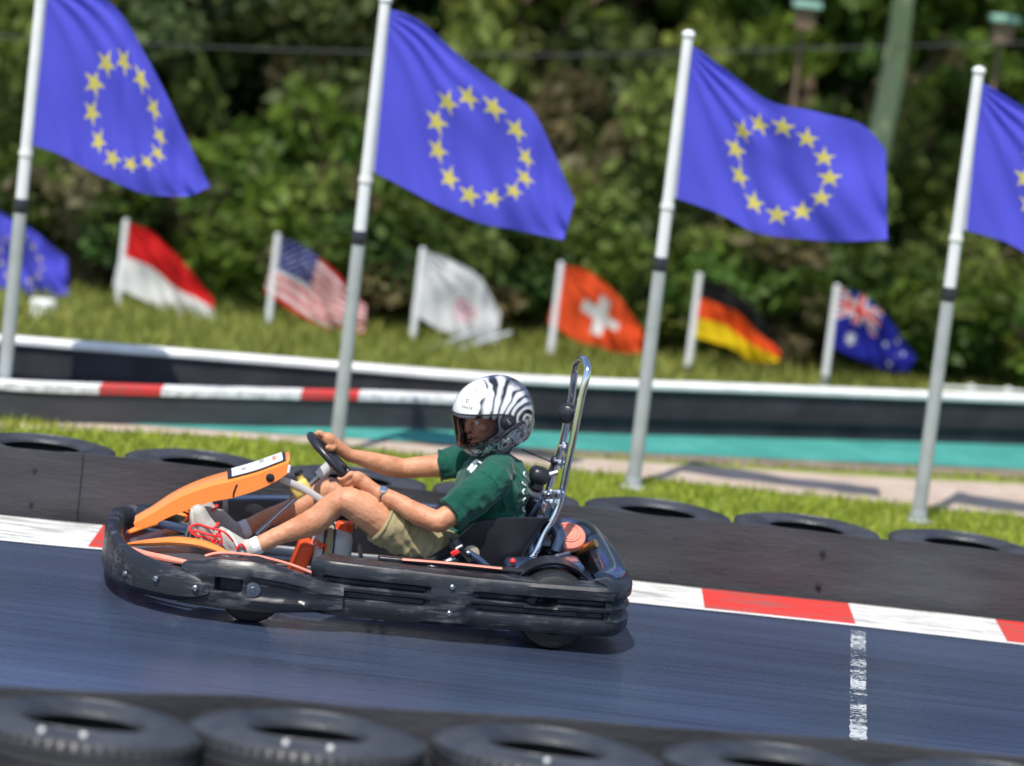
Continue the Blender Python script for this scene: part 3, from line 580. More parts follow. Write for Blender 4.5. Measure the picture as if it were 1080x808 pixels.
# pale trunk behind the third big flag, brown trunk upper left
pt=on_y(912,150,22.5); put_tree(4,pt.x,22.5,1.,.3,'behind the third big flag')
bt=on_y(206,100,24.6); put_tree(3,bt.x,24.6,1.,1.0,'between the first and second big flags')
px_names=[(-60,'beyond the left frame edge'),(60,'behind the leftmost big flag'),(130,'right of the leftmost flagpole'),(300,'between the two left big flags'),(420,'behind the second tall pole'),(520,'behind the second big flag'),(640,'left of the third tall pole'),(740,'behind the third big flag\'s hoist'),(830,'above the middle of the third big flag'),(985,'left of the rightmost tall pole'),(1060,'behind the rightmost big flag'),(1160,'beyond the right frame edge')]
order=[1,0,3,1,0,3,2,0,2,0,2,1]
for i,(px,wn) in enumerate(px_names):
    Y=25.6+1.3*((i*37)%5)/4; p=on_y(px,200,Y); put_tree(order[i],p.x,Y,rng.uniform(.85,1.1),rng.uniform(0,6),wn)
for i in range(12):
    px=-120+i*115+rng.uniform(-30,30); Y=29.5+2.5*rng.random(); p=on_y(px,200,Y); put_tree([1,0,3,2,1,0][i%6],p.x,Y,rng.uniform(.9,1.2),rng.uniform(0,6),'in the back row, %s'%['off the far left','at the left edge','above the red and white flag','left of centre, above the striped flag','above the white flag','above the helmet','above the orange-red flag','above the roll bar','above the three-band flag','above the navy flag','near the right edge','off the far right'][i])
# shrubs under the trees
def shrub_mesh(seed,base,n=26,per=120,w_=.75,h=1.0,ls=.035):
    global rng
    rng=np.random.default_rng(seed); cs=[np.array([rng.normal()*w_*.5,rng.normal()*w_*.4,abs(rng.normal())*h*.38+.18]) for _ in range(n)]; rs=[rng.uniform(.16,.30) for _ in range(n)]
    C,idx=clump_cloud(cs,rs,per,.85); C[:,2]=np.abs(C[:,2]); V,F,c=leaves(C,ls,leafcols(idx,n,base)); me=npmesh('foliage',V,F,c,M['leaf'])
    mb=MB()
    for c_ in cs[::2]: mb.tube([(rng.normal()*.04,rng.normal()*.04,-.02),Vector(c_)*.5+Vector((0,0,.1)),c_],[.014,.01,.004],6,sub=2)
    return mb.mesh('stems'),me
sh=[(shrub_mesh(21,(.085,.150,.022)),'mid green shrub'),(shrub_mesh(22,(.055,.095,.018)),'dark green shrub'),(shrub_mesh(23,(.160,.200,.040)),'yellow-green shrub'),(shrub_mesh(24,(.145,.125,.058)),'dry brownish shrub')]
sp={}; rng=np.random.default_rng(5)
seq=[1,0,3,1,0,1,3,2,0,1,2,0,2,3,1,0,2,0]
wh=['off the left edge','at the left edge behind the small starred flag','left of the red and white flag','behind the red and white flag','right of the red and white flag','behind the striped flag','left of the white flag','behind the white flag','left of the orange-red flag','behind the orange-red flag','right of the orange-red flag','behind the three-band flag','right of the three-band flag','left of the navy flag','behind the navy flag','right of the navy flag','at the right edge','off the right edge']
for row in (0,1,2):
    for i in range(18):
        px=-40+i*68+rng.uniform(-18,18); Y=(21.75,23.2,24.8)[row]+rng.uniform(-.3,.3); p=on_y(px,300,Y); k=(seq[i]+row*(1+i%2))%4
        if k not in sp:
            (sm,fm),d=sh[k]; r=empty('shrub',(0,0,0)); link('stems',sm,M['bark'],r); o=bpy.data.objects.new('foliage',fm); COL.objects.link(o); o.parent=r; sp[k]=r
        else: r=dup(sp[k])
        s=rng.uniform(.85,1.25); r.location=(p.x,Y,0); r.rotation_euler=(0,0,rng.uniform(0,6)); r.scale=(s,s,s*rng.uniform(.85,1.3)*(.8,1.15,1.4)[row])
        tag(r,sh[k][1]+(' in the front row ',' in the second row ',' in the third row ')[row]+wh[i],'shrub','shrubs at the edge of the wood')
# undergrowth on the hillside
rng=np.random.default_rng(9); n=60000; X=rng.uniform(-11,11,n); Yh=27+rng.uniform(0,1,n)**1.3*12; clm=np.array([noise.noise(Vector((x*.7,y*.7,3.))) for x,y in zip(X,Yh)])
Z=np.maximum(0,.38*(Yh-29.5))+rng.uniform(0,1,n)**1.5*(1.1+1.4*clm.clip(-.5,1)); base=np.where((clm>.05)[:,None],np.array([.075,.125,.02]),np.array([.045,.06,.018])); base=base*rng.uniform(.6,1.4,(n,1)); 
V,F,c=leaves(np.stack([X,Yh,Z],1),.075,base); o=bpy.data.objects.new('undergrowth',npmesh('undergrowth',V,F,c,M['leaf'])); COL.objects.link(o); tag(o,'leafy undergrowth covering the slope behind the trees','undergrowth',kind='stuff')
# pale teal boards high among the trees (two glimpses at the top edge)
for (a,b,l) in (((825,2),(878,3),'small pale teal board among the trees at the top edge'),((1030,17),(1090,18),'small pale teal board among the trees near the top right corner')):
    p=on_y((a[0]+b[0])/2,a[1],22.0); w_=.20; r=empty('nest_box',(p.x,22.0,0),label=l.replace('board','nest box'),cat='nest box',group='pale teal nest boxes'); mb=MB(); mb.box((0,0,p.z-.02),(w_,.18,.05),bev=.006); mb.build('lid',M['tealboard'],r); mb=MB(); mb.box((0,.03,p.z-.12),(w_*.7,.14,.15),bev=.004); mb.build('box',M['bark'],r); mb=MB(); mb.tube([(0,.11,0),(0,.11,p.z-.05)],.018,8); mb.build('post',M['bark'],r)
# grass blades
def grass_field(n,sampler,hmin,hmax,name,lab,seed,c0=(.10,.16,.025)):
    rng=np.random.default_rng(seed); X,Y=sampler(rng,n); n=len(X); a=rng.uniform(0,2*PI,n); hh=rng.uniform(hmin,hmax,n); wd=hh*.10+.002; lx=rng.normal(0,.35,n)*hh; ly=rng.normal(0,.35,n)*hh
    b=np.stack([X,Y,np.zeros(n)],1); s=np.stack([np.cos(a)*wd,np.sin(a)*wd,np.zeros(n)],1); t=b+np.stack([lx,ly,hh],1); V=np.stack([b-s,b+s,t],1).reshape(-1,3); F=np.arange(3*n).reshape(n,3)
    col=np.array(c0)*rng.uniform(.6,1.35,(n,1))+np.where(rng.random((n,1))<.18,1,0)*np.array([.10,.07,.02]); o=bpy.data.objects.new(name,npmesh(name,V,F,col,M['blade'])); COL.objects.link(o); tag(o,lab,'grass',kind='stuff')
edge=lambda P,X:np.interp(X,[p[0] for p in P],[p[1] for p in P])
def s1(rng,n):
    X=rng.uniform(-3.6,4.2,n); Y=rng.uniform(13.2,17.6,n); pnx=[p.x for p in pn]; pny=[p.y for p in pn]; pfy=[p.y for p in pf]; a=np.interp(X,pnx,pny); b=np.interp(X,[p.x for p in pf],pfy); t=np.interp(X,[p.x for p in dn],[p.y for p in dn]); bwy=edge(bw,X)+.4
    clm=rng.random(n); keep=(Y>bwy)&((Y<a-.03)|((Y>b+.05)&(Y<t)))&((X>-2.4)|(Y<15.3)); return X[keep],Y[keep]
grass_field(70000,s1,.02,.055,'grass_blades','short mown grass between the back tyre wall and the far track',31,(.27,.33,.035))
def s2(rng,n):
    X=rng.uniform(-5.5,6.5,n); Y=16.4+rng.uniform(0,1,n)*7; fy=np.interp(X,[p.x for p in tops],[p.y for p in tops]); k=Y>fy+.2; return X[k],Y[k]
grass_field(60000,s2,.04,.13,'rough_grass','rougher yellow green grass beyond the far barrier',32,(.22,.25,.055))
# ================================================================== KART
kart=empty('go_kart',KO,PI+PSI,label='black rental go-kart with orange steering fairing and chrome roll bar, driven along the track',cat='go-kart')
def V2(*a): return [Vector(p) for p in a]
# nose bumper: wraps round the front
half=[(.73,.668),(.80,.655),(.90,.60),(.99,.52),(1.055,.41),(1.095,.26),(1.11,.10)]
nose=plan([(x,-y) for x,y in half]+[(1.113,0)]+half[::-1],8)
def nprof(s,p):
    e=min(s,1-s)*2; k=min(1,e/.16); k=math.sqrt(max(0,1-(1-k)**2)); t=min(1,e/.75); zt=.172+.050*t; zb=.062-.028*t; zc=.118; zt=zc+(zt-zc)*k; zb=zc+(zb-zc)*k
    h=zt-zb; return [(.0,zb),(.028,zb+.10*h),(.040,zb+.30*h),(.042,zb+.62*h),(.034,zb+.86*h),(.018,zb+.97*h),(.0,zt),(-.020,zt-.004*k),(-.030,zb+.8*h),(-.032,zb+.2*h)]
nb_=sweep(nose[::-1],nprof).build('nose_bumper',M['worn'],kart,ang=40)
for y in (1,-1):
    for (px,py) in ((141,606),(171,611),(208,616)):
        c=J(px,py,.62 if px>160 else .5); 
        q=min(nose,key=lambda p:abs(p.x-c.x)+ (0 if p.y>0 else 9)); i=nose.index(q); d=(nose[min(len(nose)-1,i+1)]-nose[i-1]).normalized(); nrm=Vector((d.y,-d.x,0)); 
        if nrm.dot(Vector((q.x-.4,q.y,0)))<0: nrm=-nrm
        p=Vector((q.x,q.y,c.z))+nrm*.040; p.y*=y; nrm.y*=y
        MB().lathe([(.0005,.004),(.006,.005),(.011,.002),(.013,-.004),(.0005,-.006)],p,nrm,14,False).build('bolt',M['steel'],nb_)
# front fender section of each side
def fender(sgn):
    P=plan([(.83,.600),(.76,.632),(.62,.668),(.45,.675),(.32,.668),(.245,.655)],14)
    def pr(s,p):
        x=p.x; zt=np.interp(x,[.245,.30,.38,.46,.58,.70,.83],[.182,.186,.205,.226,.244,.240,.205]); zb=np.interp(x,[.245,.5,.83],[.082,.050,.045]); h=zt-zb
        g=.016*max(0,min(1,(x-.36)/.04))*max(0,min(1,(.60-x)/.03)); slot=.045 if .615<x<.70 else 0
        en=min(1,(x-.243)/.015); 
        return [(.0,zb),(.036,zb+.05*h),(.046,zb+.14*h),(.046,zb+.27*h),(.046-g-slot*.0,zb+.34*h),(.044-g-slot,zb+.39*h),(.044-g-slot,zb+.60*h),(.046-g,zb+.66*h),(.042,zb+.73*h),(.036,zb+.88*h),(.018,zb+.98*h),(-.02,zt),(-.07,zt-.012),(-.085,zt-.03),(-.07,zb+.5*h),(-.05,zb)]
    mb=sweep(P,pr)
    if sgn>0: mb.v=[(x,y,z) for x,y,z in mb.v]
    return mb
def flip(mb): mb.v=[(x,-y,z) for x,y,z in mb.v]; return mb
def outw(mbf,cx=.0):
    return mbf
# sweep() takes the outward side as the right of travel; these run front -> rear on the near (+y) side, so travel is -x and right is +y
for sg in (1,-1):
    m_=fender(1); 
    if sg<0: flip(m_)
    fo=m_.build('side_fender',M['worn'],kart,ang=40)
    # orange rim along its inner top edge
    P=[Vector((x,(.585+(.02 if x<.7 else 0)),z)) for x,z in ((.76,.225),(.70,.243),(.58,.248),(.46,.231),(.38,.210),(.32,.192))]
    mb=MB().tube(P,.006,8,sub=5); 
    if sg<0: flip(mb)
    mb.build('orange_edge',M['coral'],fo)
    # the hub bolt in its recess
    mb=MB().lathe([(.0005,.012),(.010,.012),(.012,.004),(.028,.003),(.032,-.012),(.0005,-.013)],(.575,.708,.140),(0,1,0),20,False)
    if sg<0: flip(mb)
    mb.build('bolt',M['steel'],fo)
# side pods
def podprof(s,p):
    x=p.x; zt=.262+.004*math.sin(x*5); zb=np.interp(x,[-.85,-.2,.3],[.072,.060,.055]); h=zt-zb
    def win(a,b,w=.012): return max(0,min(1,(x-a)/w))*max(0,min(1,(b-x)/w))
    flatb=win(-.245,-.075); g=.022*(1-flatb)*max(win(-.075,.30),win(-.76,-.245)); fr=.030*win(-.56,-.46)
    bow=.012*flatb
    return [(.0,zb),(.030,zb+.02*h),(.040+bow,zb+.10*h),(.042+bow,zb+.26*h),(.036+bow*1.3,zb+.33*h),(.036-g+bow*1.6,zb+.37*h),(.034-g+bow*1.6,zb+.45*h),(.037+bow*1.3-fr*0,zb+.50*h),(.038+bow*1.3-fr,zb+.55*h),(.036-g*.9+bow*1.3-fr,zb+.62*h),(.036-g*.9+bow,zb+.68*h),(.043,zb+.74*h),(.044,zb+.92*h),(.034,zb+.985*h),(.015,zt),(-.05,zt+.002),(-.115,zt-.004),(-.12,zt-.02),(-.06,zt-.03),(-.03,zb+.5*h),(-.03,zb)]
for sg in (1,-1):
    P=plan([(.34,.585),(.28,.618),(.20,.632),(.0,.638),(-.4,.640),(-.70,.638),(-.765,.625),(-.800,.585)],16)
    m_=sweep(P,podprof)
    if sg<0: flip(m_)
    po=m_.build('side_pod',M['worn'],kart,ang=40)
    mb=MB().tube([(.02,.545,.274),(-.15,.542,.276),(-.36,.545,.275)],.011,10,sub=6,flat=((0,1,0),.45))
    if sg<0: flip(mb)
    mb.build('orange_edge',M['coral'],po)
    mb=MB().box((-.17,.520,.268),(.56,.045,.018),bev=.007)
    if sg<0: flip(mb)
    mb.build('top_pad',M['black'],po)
    for (bx,bz) in ((-.165,.215),(-.165,.115)):
        mb=MB().lathe([(.0005,.003),(.006,.004),(.010,.001),(.011,-.004),(.0005,-.006)],(bx,.692,bz),(0,1,0),14,False)
        if sg<0: flip(mb)
        mb.build('bolt',M['steel'],po)
    if sg>0:
        MB().box((-.51,.652,.158),(.10,.01,.022),bev=.004).build('slot',M['black'],po)
# far pod is a taller black inner panel with a blue-black rim
pts=[(.80,-.46,.19),(.72,-.50,.235),(.45,-.545,.262),(.10,-.555,.285),(-.2,-.55,.285)]
mb=MB(); ring=[]
for p in catmull([Vector(p) for p in pts],[0]*5,6)[0]: ring.append([Vector((p.x,p.y,.07)),Vector((p.x,p.y,p.z)),Vector((p.x,p.y-.03,p.z)),Vector((p.x,p.y-.03,.07))])
mb.rings(ring); ip=mb.build('inner_panel',M['black'],kart,ang=40); MB().tube([Vector(p)+Vector((0,-.012,.004)) for p in pts],.014,10,sub=6).build('rim',M['bluebl'],ip)
MB().box((.2,-.538,.18),(.006,.012,.17)).build('rib',M['bluebl'],ip)
# rear bumper
P=plan([(-.74,.640),(-.800,.600),(-.832,.50),(-.838,.3),(-.84,0),(-.838,-.3),(-.832,-.50),(-.800,-.600),(-.74,-.640)],10)
def rprof(s,p):
    zt=.268+.028*(1-abs(2*s-1))**.6; zb=.078; h=zt-zb
    return [(.0,zb),(.030,zb+.03*h),(.038,zb+.12*h),(.038,zb+.28*h),(.024,zb+.34*h),(.024,zb+.45*h),(.036,zb+.52*h),(.026,zb+.60*h),(.026,zb+.66*h),(.040,zb+.74*h),(.040,zb+.9*h),(.028,zb+.98*h),(.0,zt+.004),(-.06,zt+.008),(-.085,zt-.005),(-.085,zt-.05),(-.05,zb+.4*h),(-.04,zb)]
rb=sweep(P,rprof).build('rear_bumper',M['worn'],kart,ang=40)
MB().tube([(-.755,.56,.283),(-.80,.47,.293),(-.812,.25,.298),(-.815,0,.30),(-.812,-.25,.298),(-.80,-.47,.293),(-.755,-.56,.283)],.018,14,sub=6,flat=((0,0,1),2.6)).build('bumper_lip',M['bluebl'],rb)
# chassis
ch=MB()
for s in (1,-1):
    ch.tube([(.93,.12*s,.075),(.86,.22*s,.07),(.6,.26*s,.065),(.2,.30*s,.065),(-.3,.33*s,.07),(-.68,.30*s,.075),(-.78,.2*s,.08)],.016,12,sub=6)
    ch.tube([(.57,.26*s,.07),(.57,.50*s,.11)],.018,12); ch.tube([(.1,.30*s,.07),(.1,.62*s,.10),(-.35,.62*s,.10),(-.35,.33*s,.07)],.012,10)
    ch.tube([(.62,.25*s,.08),(.80,.40*s,.10),(.98,.30*s,.13)],.011,10,sub=4)
ch.tube([(-.57,-.62,.145),(-.57,.62,.145)],.02,14); ch.tube([(.35,-.29,.065),(.35,.29,.065)],.014,10); ch.tube([(-.3,-.33,.07),(-.3,.33,.07)],.014,10); ch.tube([(-.78,-.2,.08),(-.78,.2,.08)],.016,10); ch.tube([(-.70,-.3,.08),(-.83,-.3,.2)],.012,10); ch.tube([(-.70,.3,.08),(-.83,.3,.2)],.012,10)
ch.tube([(1.06,-.3,.13),(1.08,0,.13),(1.06,.3,.13)],.012,10,sub=4); ch.tube([(.93,-.12,.075),(.93,.12,.075)],.016,10)
ch.build('chassis',M['steel'],kart)
MB().box((.49,0,.05),(.92,.50,.006),bev=.002).build('floor_tray',M['carpet'],kart)
# wheels
def wheel(x,y,r,w_,sgn):
    root=MB(); ri=r*.50; h=w_/2
    pr=[(ri,h*.85),(ri+.012,h),(r*.80,h),(r*.93,h*.90),(r*.985,h*.72),(r,h*.5),(r,-h*.5),(r*.985,-h*.72),(r*.93,-h*.90),(r*.80,-h),(ri+.012,-h),(ri,-h*.85)]
    root.lathe([(a,b) for a,b in pr],(x,y,r),(0,1,0),56); wv=MB()
    o=root.build('tyre_tread',M['kart_rubber'],None)
    wh_=empty('wheel',(0,0,0)); o.name='tyre'; o.parent=wh_; wh_.parent=kart
    rm=MB().lathe([(ri,h*.8),(ri-.012,h*.78),(ri-.016,h*.3),(.035,h*.25),(.03,h*.7),(.001,h*.72),(.001,-h*.5),(ri-.016,-h*.6),(ri,-h*.8)],(x,y,r),(0,1,0),40,True); rm.build('rim',M['black'],wh_)
    return wh_
wheel(.575,.600,.125,.115,1); wheel(.575,-.585,.125,.115,-1); wheel(-.565,.560,.147,.19,1); wheel(-.565,-.560,.147,.19,-1)
# rear fender arches
for sg in (1,-1):
    mb=MB(); ring=[]
    for k in range(17):
        a=R(15+k*150/16); cx,cz=-.565,.150; r=.160; ring.append([Vector((cx+math.cos(a)*r,y,cz+math.sin(a)*r)) for y in (.44*sg,.56*sg)]+[Vector((cx+math.cos(a)*(r+.012),y,cz+math.sin(a)*(r+.012))) for y in (.57*sg,.43*sg)])
    mb.rings(ring); mb.build('rear_mudguard',M['black'],kart,ang=50)
# black deck linking mudguard and engine (blue-black moulding)
mb=MB(); mb.box((-.55,.33,.255),(.30,.20,.05),Matrix.Rotation(R(6),3,'Y'),bev=.022); mb.build('rear_deck',M['bluebl'],kart)
mb=MB(); mb.box((-.74,.30,.165),(.08,.42,.10),bev=.03); mb.build('rear_box',M['bluebl'],kart)
# nose cone and pedal bay
mb=MB(); ring=[]
for t in np.linspace(0,1,9):
    x=1.04-.36*t; z=.135+.075*math.sin(t*PI*.6); w_=.26+.14*t; ring.append([Vector((x,yy*w_,z-.05*abs(yy)**2.2)) for yy in np.linspace(-1,1,13)]+[Vector((x,yy*w_,z-.012-.05*abs(yy)**2.2)) for yy in np.linspace(1,-1,13)])
mb.rings(ring); nc=mb.build('nose_cone',M['carpet'],kart,ang=40)
for sg in (1,-1):
    MB().tube([(1.05,.12*sg,.150),(.96,.20*sg,.182),(.86,.26*sg,.208),(.76,.30*sg,.212),(.66,.38*sg,.20)],[.006,.014,.018,.016,.006],12,sub=6,flat=((0,0,1),1.9)).build('orange_flash',M['orange'],nc)
MB().tube([(1.075,.30,.180),(1.0,.44,.185),(.90,.53,.190),(.80,.575,.19)],[.008,.014,.014,.008],10,sub=6).build('orange_strip',M['coral'],nc)
c=J(185,556,-.05); MB().box((.86,-.02,.225),(.16,.20,.035),Matrix.Rotation(R(-10),3,'Y'),bev=.012).build('pedal_bracket',M['bluebl'],kart)
for y in (.155,-.155):
    pm=MB(); pm.tube([(.80,y,.07),(.83,y,.16),(.815,y,.27)],.008,10,sub=4); pm.tube([(.815,y-.05,.27),(.815,y+.05,.27)],.009,10); pm.tube([(.835,y-.04,.14),(.835,y+.04,.14)],.007,8); pm.build('pedal',M['steel'] if y>0 else M['redorange'],kart)
MB().tube([J(180,534,-.03),J(205,545,.0),J(214,549,.0)],.004,8,sub=3).build('cable',M['black'],kart)
c=J(238,527,-.3); MB().box(c,(.022,.03,.13),Matrix.Rotation(R(6),3,'Y'),bev=.006).build('bracket',M['steel'],kart)
# steering fairing: long curved orange shield with folded sides
cen=[(142,552),(160,542),(180,529),(200,519),(222,511),(245,505),(270,498),(292,490),(306,485)]; low=[(143,560),(160,556),(180,546),(200,538),(222,530),(245,525),(270,517),(290,508),(304,499)]
wid=[.045,.060,.072,.082,.090,.100,.108,.106,.096]
mb=MB(); ring=[]; top=[];
Cc,Wd=catmull([J(*p,.11) for p in cen],wid,5); Lw,_=catmull([J(*p,.11) for p in low],wid,5)
for c,l_,w_ in zip(Cc,Lw,Wd):
    zt=c.z; zl=l_.z; ring.append([Vector((l_.x,w_+.012,zl)),Vector((c.x+.004,w_+.008,zt-.012)),Vector((c.x,w_-.01,zt)),Vector((c.x,w_*.5,zt+.006)),Vector((c.x,0,zt+.008)),Vector((c.x,-w_*.5,zt+.006)),Vector((c.x,-w_+.01,zt)),Vector((c.x+.004,-w_-.008,zt-.012)),Vector((l_.x,-w_-.012,zl)),
      Vector((l_.x-.003,-w_-.002,zl)),Vector((c.x,-w_+.002,zt-.018)),Vector((c.x,0,zt-.006)),Vector((c.x,w_-.002,zt-.018)),Vector((l_.x-.003,w_+.002,zl))])
mb.rings(ring); fa=mb.build('steering_fairing',M['orange'],kart,ang=40)
# number panel: white plate with black border lying on the fairing's upper half
def plate(m,inset,lift,a,b,name,par,y0=-1,y1=1):
    mb=MB(); ring=[]
    for k in range(a,b+1):
        c,w_=Cc[k],Wd[k]; t0=w_-inset; T=(Cc[min(len(Cc)-1,k+1)]-Cc[k-1]).normalized(); N=Vector((-T.z,0,T.x)); N=N if N.z>0 else -N
        ys=np.linspace(y0*t0,y1*t0,9); f=lambda y:(.008-.002*abs(y/w_)-(.006 if abs(y)>w_*.5 else 0)*((abs(y)/w_-.5)/.5))
        ring.append([c*1.0+Vector((0,-c.y+y,f(y)))+N*lift for y in ys]+[c+Vector((0,-c.y+y,f(y)))+N*(lift-.002) for y in ys[::-1]])
    mb.rings(ring); return mb.build(name,m,par,ang=40)
pl=plate(M['black'],.004,.003,24,38,'number_panel',fa); plate(M['whitep'],.014,.0052,25,37,'panel_face',pl); plate(M['coral'],.035,.0068,34,35,'red_mark',pl,-.3,.8); plate(M['pole_grey'],.045,.0068,31,32,'grey_mark',pl,-.8,.3); plate(M['pole_grey'],.045,.0068,27,28,'grey_mark',pl,.1,.9)
c=J(285,504,.12); MB().lathe([(.0005,.006),(.008,.006),(.009,.003),(.016,.002),(.017,-.003),(.0005,-.004)],(c.x,.120,c.z),(0,1,0),18,False).build('bolt',M['black'],fa)
MB().tube([J(246,524,.113),J(247,518,.114),J(250,511,.112)],.0035,8,sub=4).build('joint_line',M['black'],fa)
MB().tube([Lw[-1]+Vector((0,.008,.004)),Cc[-1]+Vector((0,.008,-.02))],.006,8).build('end_clip',M['whitep'],fa)
# steering column and wheel
CW=Vector((.277,0,.533)); UU=Vector((.76,0,.65)).normalized(); NN=Vector((-.65,0,.76)).normalized(); YY=Vector((0,1,0)); RW=.140
colm=MB(); colm.tube([CW-NN*.02,CW-NN*.42],.011,14); colm.build('steering_column',M['steel'],kart)
MB().tube([CW-NN*.015,CW-NN*.085],.024,16).build('wheel_hub',M['silver'],kart)
sw=MB(); 
pts=[]
for k in range(64):
    a=2*PI*k/64; r=RW-(.018 if math.sin(a)>.86 else 0)*0; pts.append(CW+YY*math.cos(a)*r+UU*math.sin(a)*r)
sw.tube(pts,.0145,14,closed=True)
st=sw.build('steering_wheel',M['black'],kart)
sp_=MB()
for a in (R(90),R(210),R(330)): sp_.tube([CW-NN*.012,CW+(YY*math.cos(a)+UU*math.sin(a))*RW*.98],.013,10,flat=(tuple(NN),3.2) if False else None)
sp_.ell(CW-NN*.005,(.05,.05,.016),Matrix((UU,YY,NN)).transposed()); sp_.build('spokes',M['black'],st)
# yellow reservoir and its grey strap
c=J(317,515,.03); rm=Matrix.Rotation(R(38),3,'Y')
ym=MB(); ym.box(c,(.075,.06,.062),rm,bev=.015); ym.tube([c+Vector((.0,0,.03)),c+Vector((.012,0,.055))],.014,12); rs=ym.build('fluid_reservoir',M['yellow'],kart)
MB().tube([c+Vector((.010,0,.055)),c+Vector((.018,0,.066))],.018,12).build('cap',M['black'],rs)
MB().tube([J(296,505,.065),J(320,515,.065),J(342,529,.065)],.013,8,sub=3,flat=((0,0,1),.25)).build('bracket_strap',M['silver'],kart)
MB().tube([J(297,504,.02),J(308,512,.02)],.008,8).build('bracket_pin',M['steel'],kart)
# pedal-side fittings beside the column
c=J(310,534,-.25); MB().box(c,(.06,.05,.04),bev=.01).build('brake_cylinder',M['bluebl'],kart); MB().tube([c+Vector((-.03,0,.02)),c+Vector((.02,0,.035))],.012,10).build('cap',M['black'],kart)
# fuel tank
tk=empty('fuel_tank',(0,0,0)); tk.parent=kart
mb=MB(); mb.box((.255,.0,.180),(.155,.24,.200),bev=.045); mb.build('tank_body',M['silver'],tk,ang=50)
mb=MB(); mb.box((.272,.0,.181),(.030,.250,.207),bev=.012); mb.build('strap',M['tan'],tk)
for dx in (-.019,.019): MB().box((.272+dx,.0,.181),(.008,.247,.205),bev=.003).build('strap_edge',M['black'],tk)
c=J(358,556,.06); MB().lathe([(.0005,.035),(.028,.035),(.034,.028),(.036,0),(.0005,0)],(.215,.05,.272),(0,0,1),24,False).build('cap',M['redorange'],tk)
mb=MB(); 
for k in range(3): mb.tube([(.335-.012*k,.121,.225-.012*k),(.325-.012*k,.123,.238-.012*k),(.305-.012*k,.123,.222),(.315-.014*k,.122,.215-.01*k)],.0035,6,sub=3)
mb.build('orange_marks',M['redorange'],tk)
mb=MB(); mb.box((.372,.02,.135),(.055,.20,.165),Matrix.Rotation(R(-14),3,'Y'),bev=.018); mb.build('tank_shield',M['redorange'],kart,ang=50)
# seat
mb=MB(); cur=[(.03,.205),(-.03,.16),(-.12,.125),(-.24,.105),(-.36,.115),(-.445,.17),(-.49,.27),(-.525,.36),(-.555,.425)]
Cs,_=catmull([Vector((x,0,z)) for x,z in cur],[0]*len(cur),4); ring=[]; ns=len(Cs)
for i,c in enumerate(Cs):
    g_=float(np.interp(c.x,[-.56,-.50,-.40,-.28,-.20,-.12,.03],[.430,.425,.415,.390,.300,.235,.212])); g_=max(g_,c.z+.004); row=[]
    for y in np.linspace(-1,1,25):
        b=abs(y); row.append(Vector((c.x,math.copysign(.212*(1-(1-b)**1.7),y),c.z+(g_-c.z)*b**4.5)))
    ring.append(row+[p+Vector((-.006 if c.x<-.4 else 0,.010*(1 if p.y>.12 else (-1 if p.y<-.12 else 0)),-.010 if abs(p.y)<.19 else -.002)) for p in row[::-1]])
mb.rings(ring); se=mb.build('seat',M['gravelgrey'],kart,ang=50)
MB().lathe([(.0005,.006),(.030,.006),(.032,.0),(.0005,-.002)],(-.275,.226,.262),(0,1,0),24,False).build('mount_washer',M['beige'],se)
MB().tube([(-.08,.25,.185),(-.15,.255,.205),(-.22,.25,.245)],.016,12,sub=5).build('seat_tube',M['steel'],kart)
# harness at the hip
rot=Matrix.Rotation(R(35),3,'Y')
bk=MB().box(J(482,578,.26),(.050,.018,.075),rot,bev=.006).build('belt_buckle',M['black'],kart); MB().box(J(480,583,.272),(.034,.012,.020),rot,bev=.003).build('red_button',M['redp'],bk); MB().box(J(484,577,.272),(.030,.010,.008),rot,bev=.002).build('metal_tongue',M['whitep'],bk)
MB().tube([J(474,568,.25),J(488,585,.255),J(498,598,.26)],.022,8,sub=4,flat=((0,1,0),.18)).build('lap_belt',M['belt_web'],kart)
MB().tube([J(494,583,.24),J(505,590,.25),J(516,600,.26)],.014,8,sub=4).build('belt_stalk',M['bluebl'],kart)
c=J(494,583,.26); MB().ell(c,(.012,.012,.012)).build('stalk_bolt',M['chrome'],kart)
# roll bar: tall narrow hoop leaning back
near=[J(556,592,.19),J(565,582,.19),J(574,562,.18),J(589,533,.17),J(601,480,.165),J(612,425,.16),J(619,395,.155)]
farb=[J(606,393,-.10),J(602,425,-.11),J(594,462,-.12),J(583,500,-.13),J(571,540,-.14),J(560,575,-.15)]
topc=[J(619,385,.12),J(616,379,.06),J(611,380,.0),J(607,385,-.06)]
MB().tube(near+topc+farb,.0145,16,sub=8).build('roll_bar',M['chrome'],kart)
for (a,b) in ((J(603,468,.155),J(596,470,-.115)),(J(592,520,.17),J(578,524,-.13))): MB().tube([a,b],.011,12).build('cross_bar',M['chrome'],kart)
MB().tube([J(590,527,.165),J(575,548,.10),J(541,590,.20)],.011,12,sub=4).build('seat_stay',M['bluebl'],kart); MB().tube([J(574,523,-.12),J(556,552,.0),J(536,582,.05)],.011,12,sub=4).build('seat_stay',M['bluebl'],kart)
MB().tube([J(568,562,.17),J(560,572,.17),J(562,590,.18)],.017,12,sub=4).build('roll_bar_foot',M['bluebl'],kart)
for (px,py,y) in ((591,520,.17),(583,530,.17),(577,521,-.1),(571,531,-.1),(597,472,.1),(592,488,.0)):
    c=J(px,py,y); g=MB(); g.box(c,(.030,.045,.022),Matrix.Rotation(R(30),3,'Y'),bev=.005); g.tube([c-Vector((.02,0,-.012)),c+Vector((.028,0,.004))],.007,10); g.tube([c+Vector((0,.02,-.02)),c+Vector((0,.02,.024))],.005,8); g.build('clamp',M['chrome'],kart)
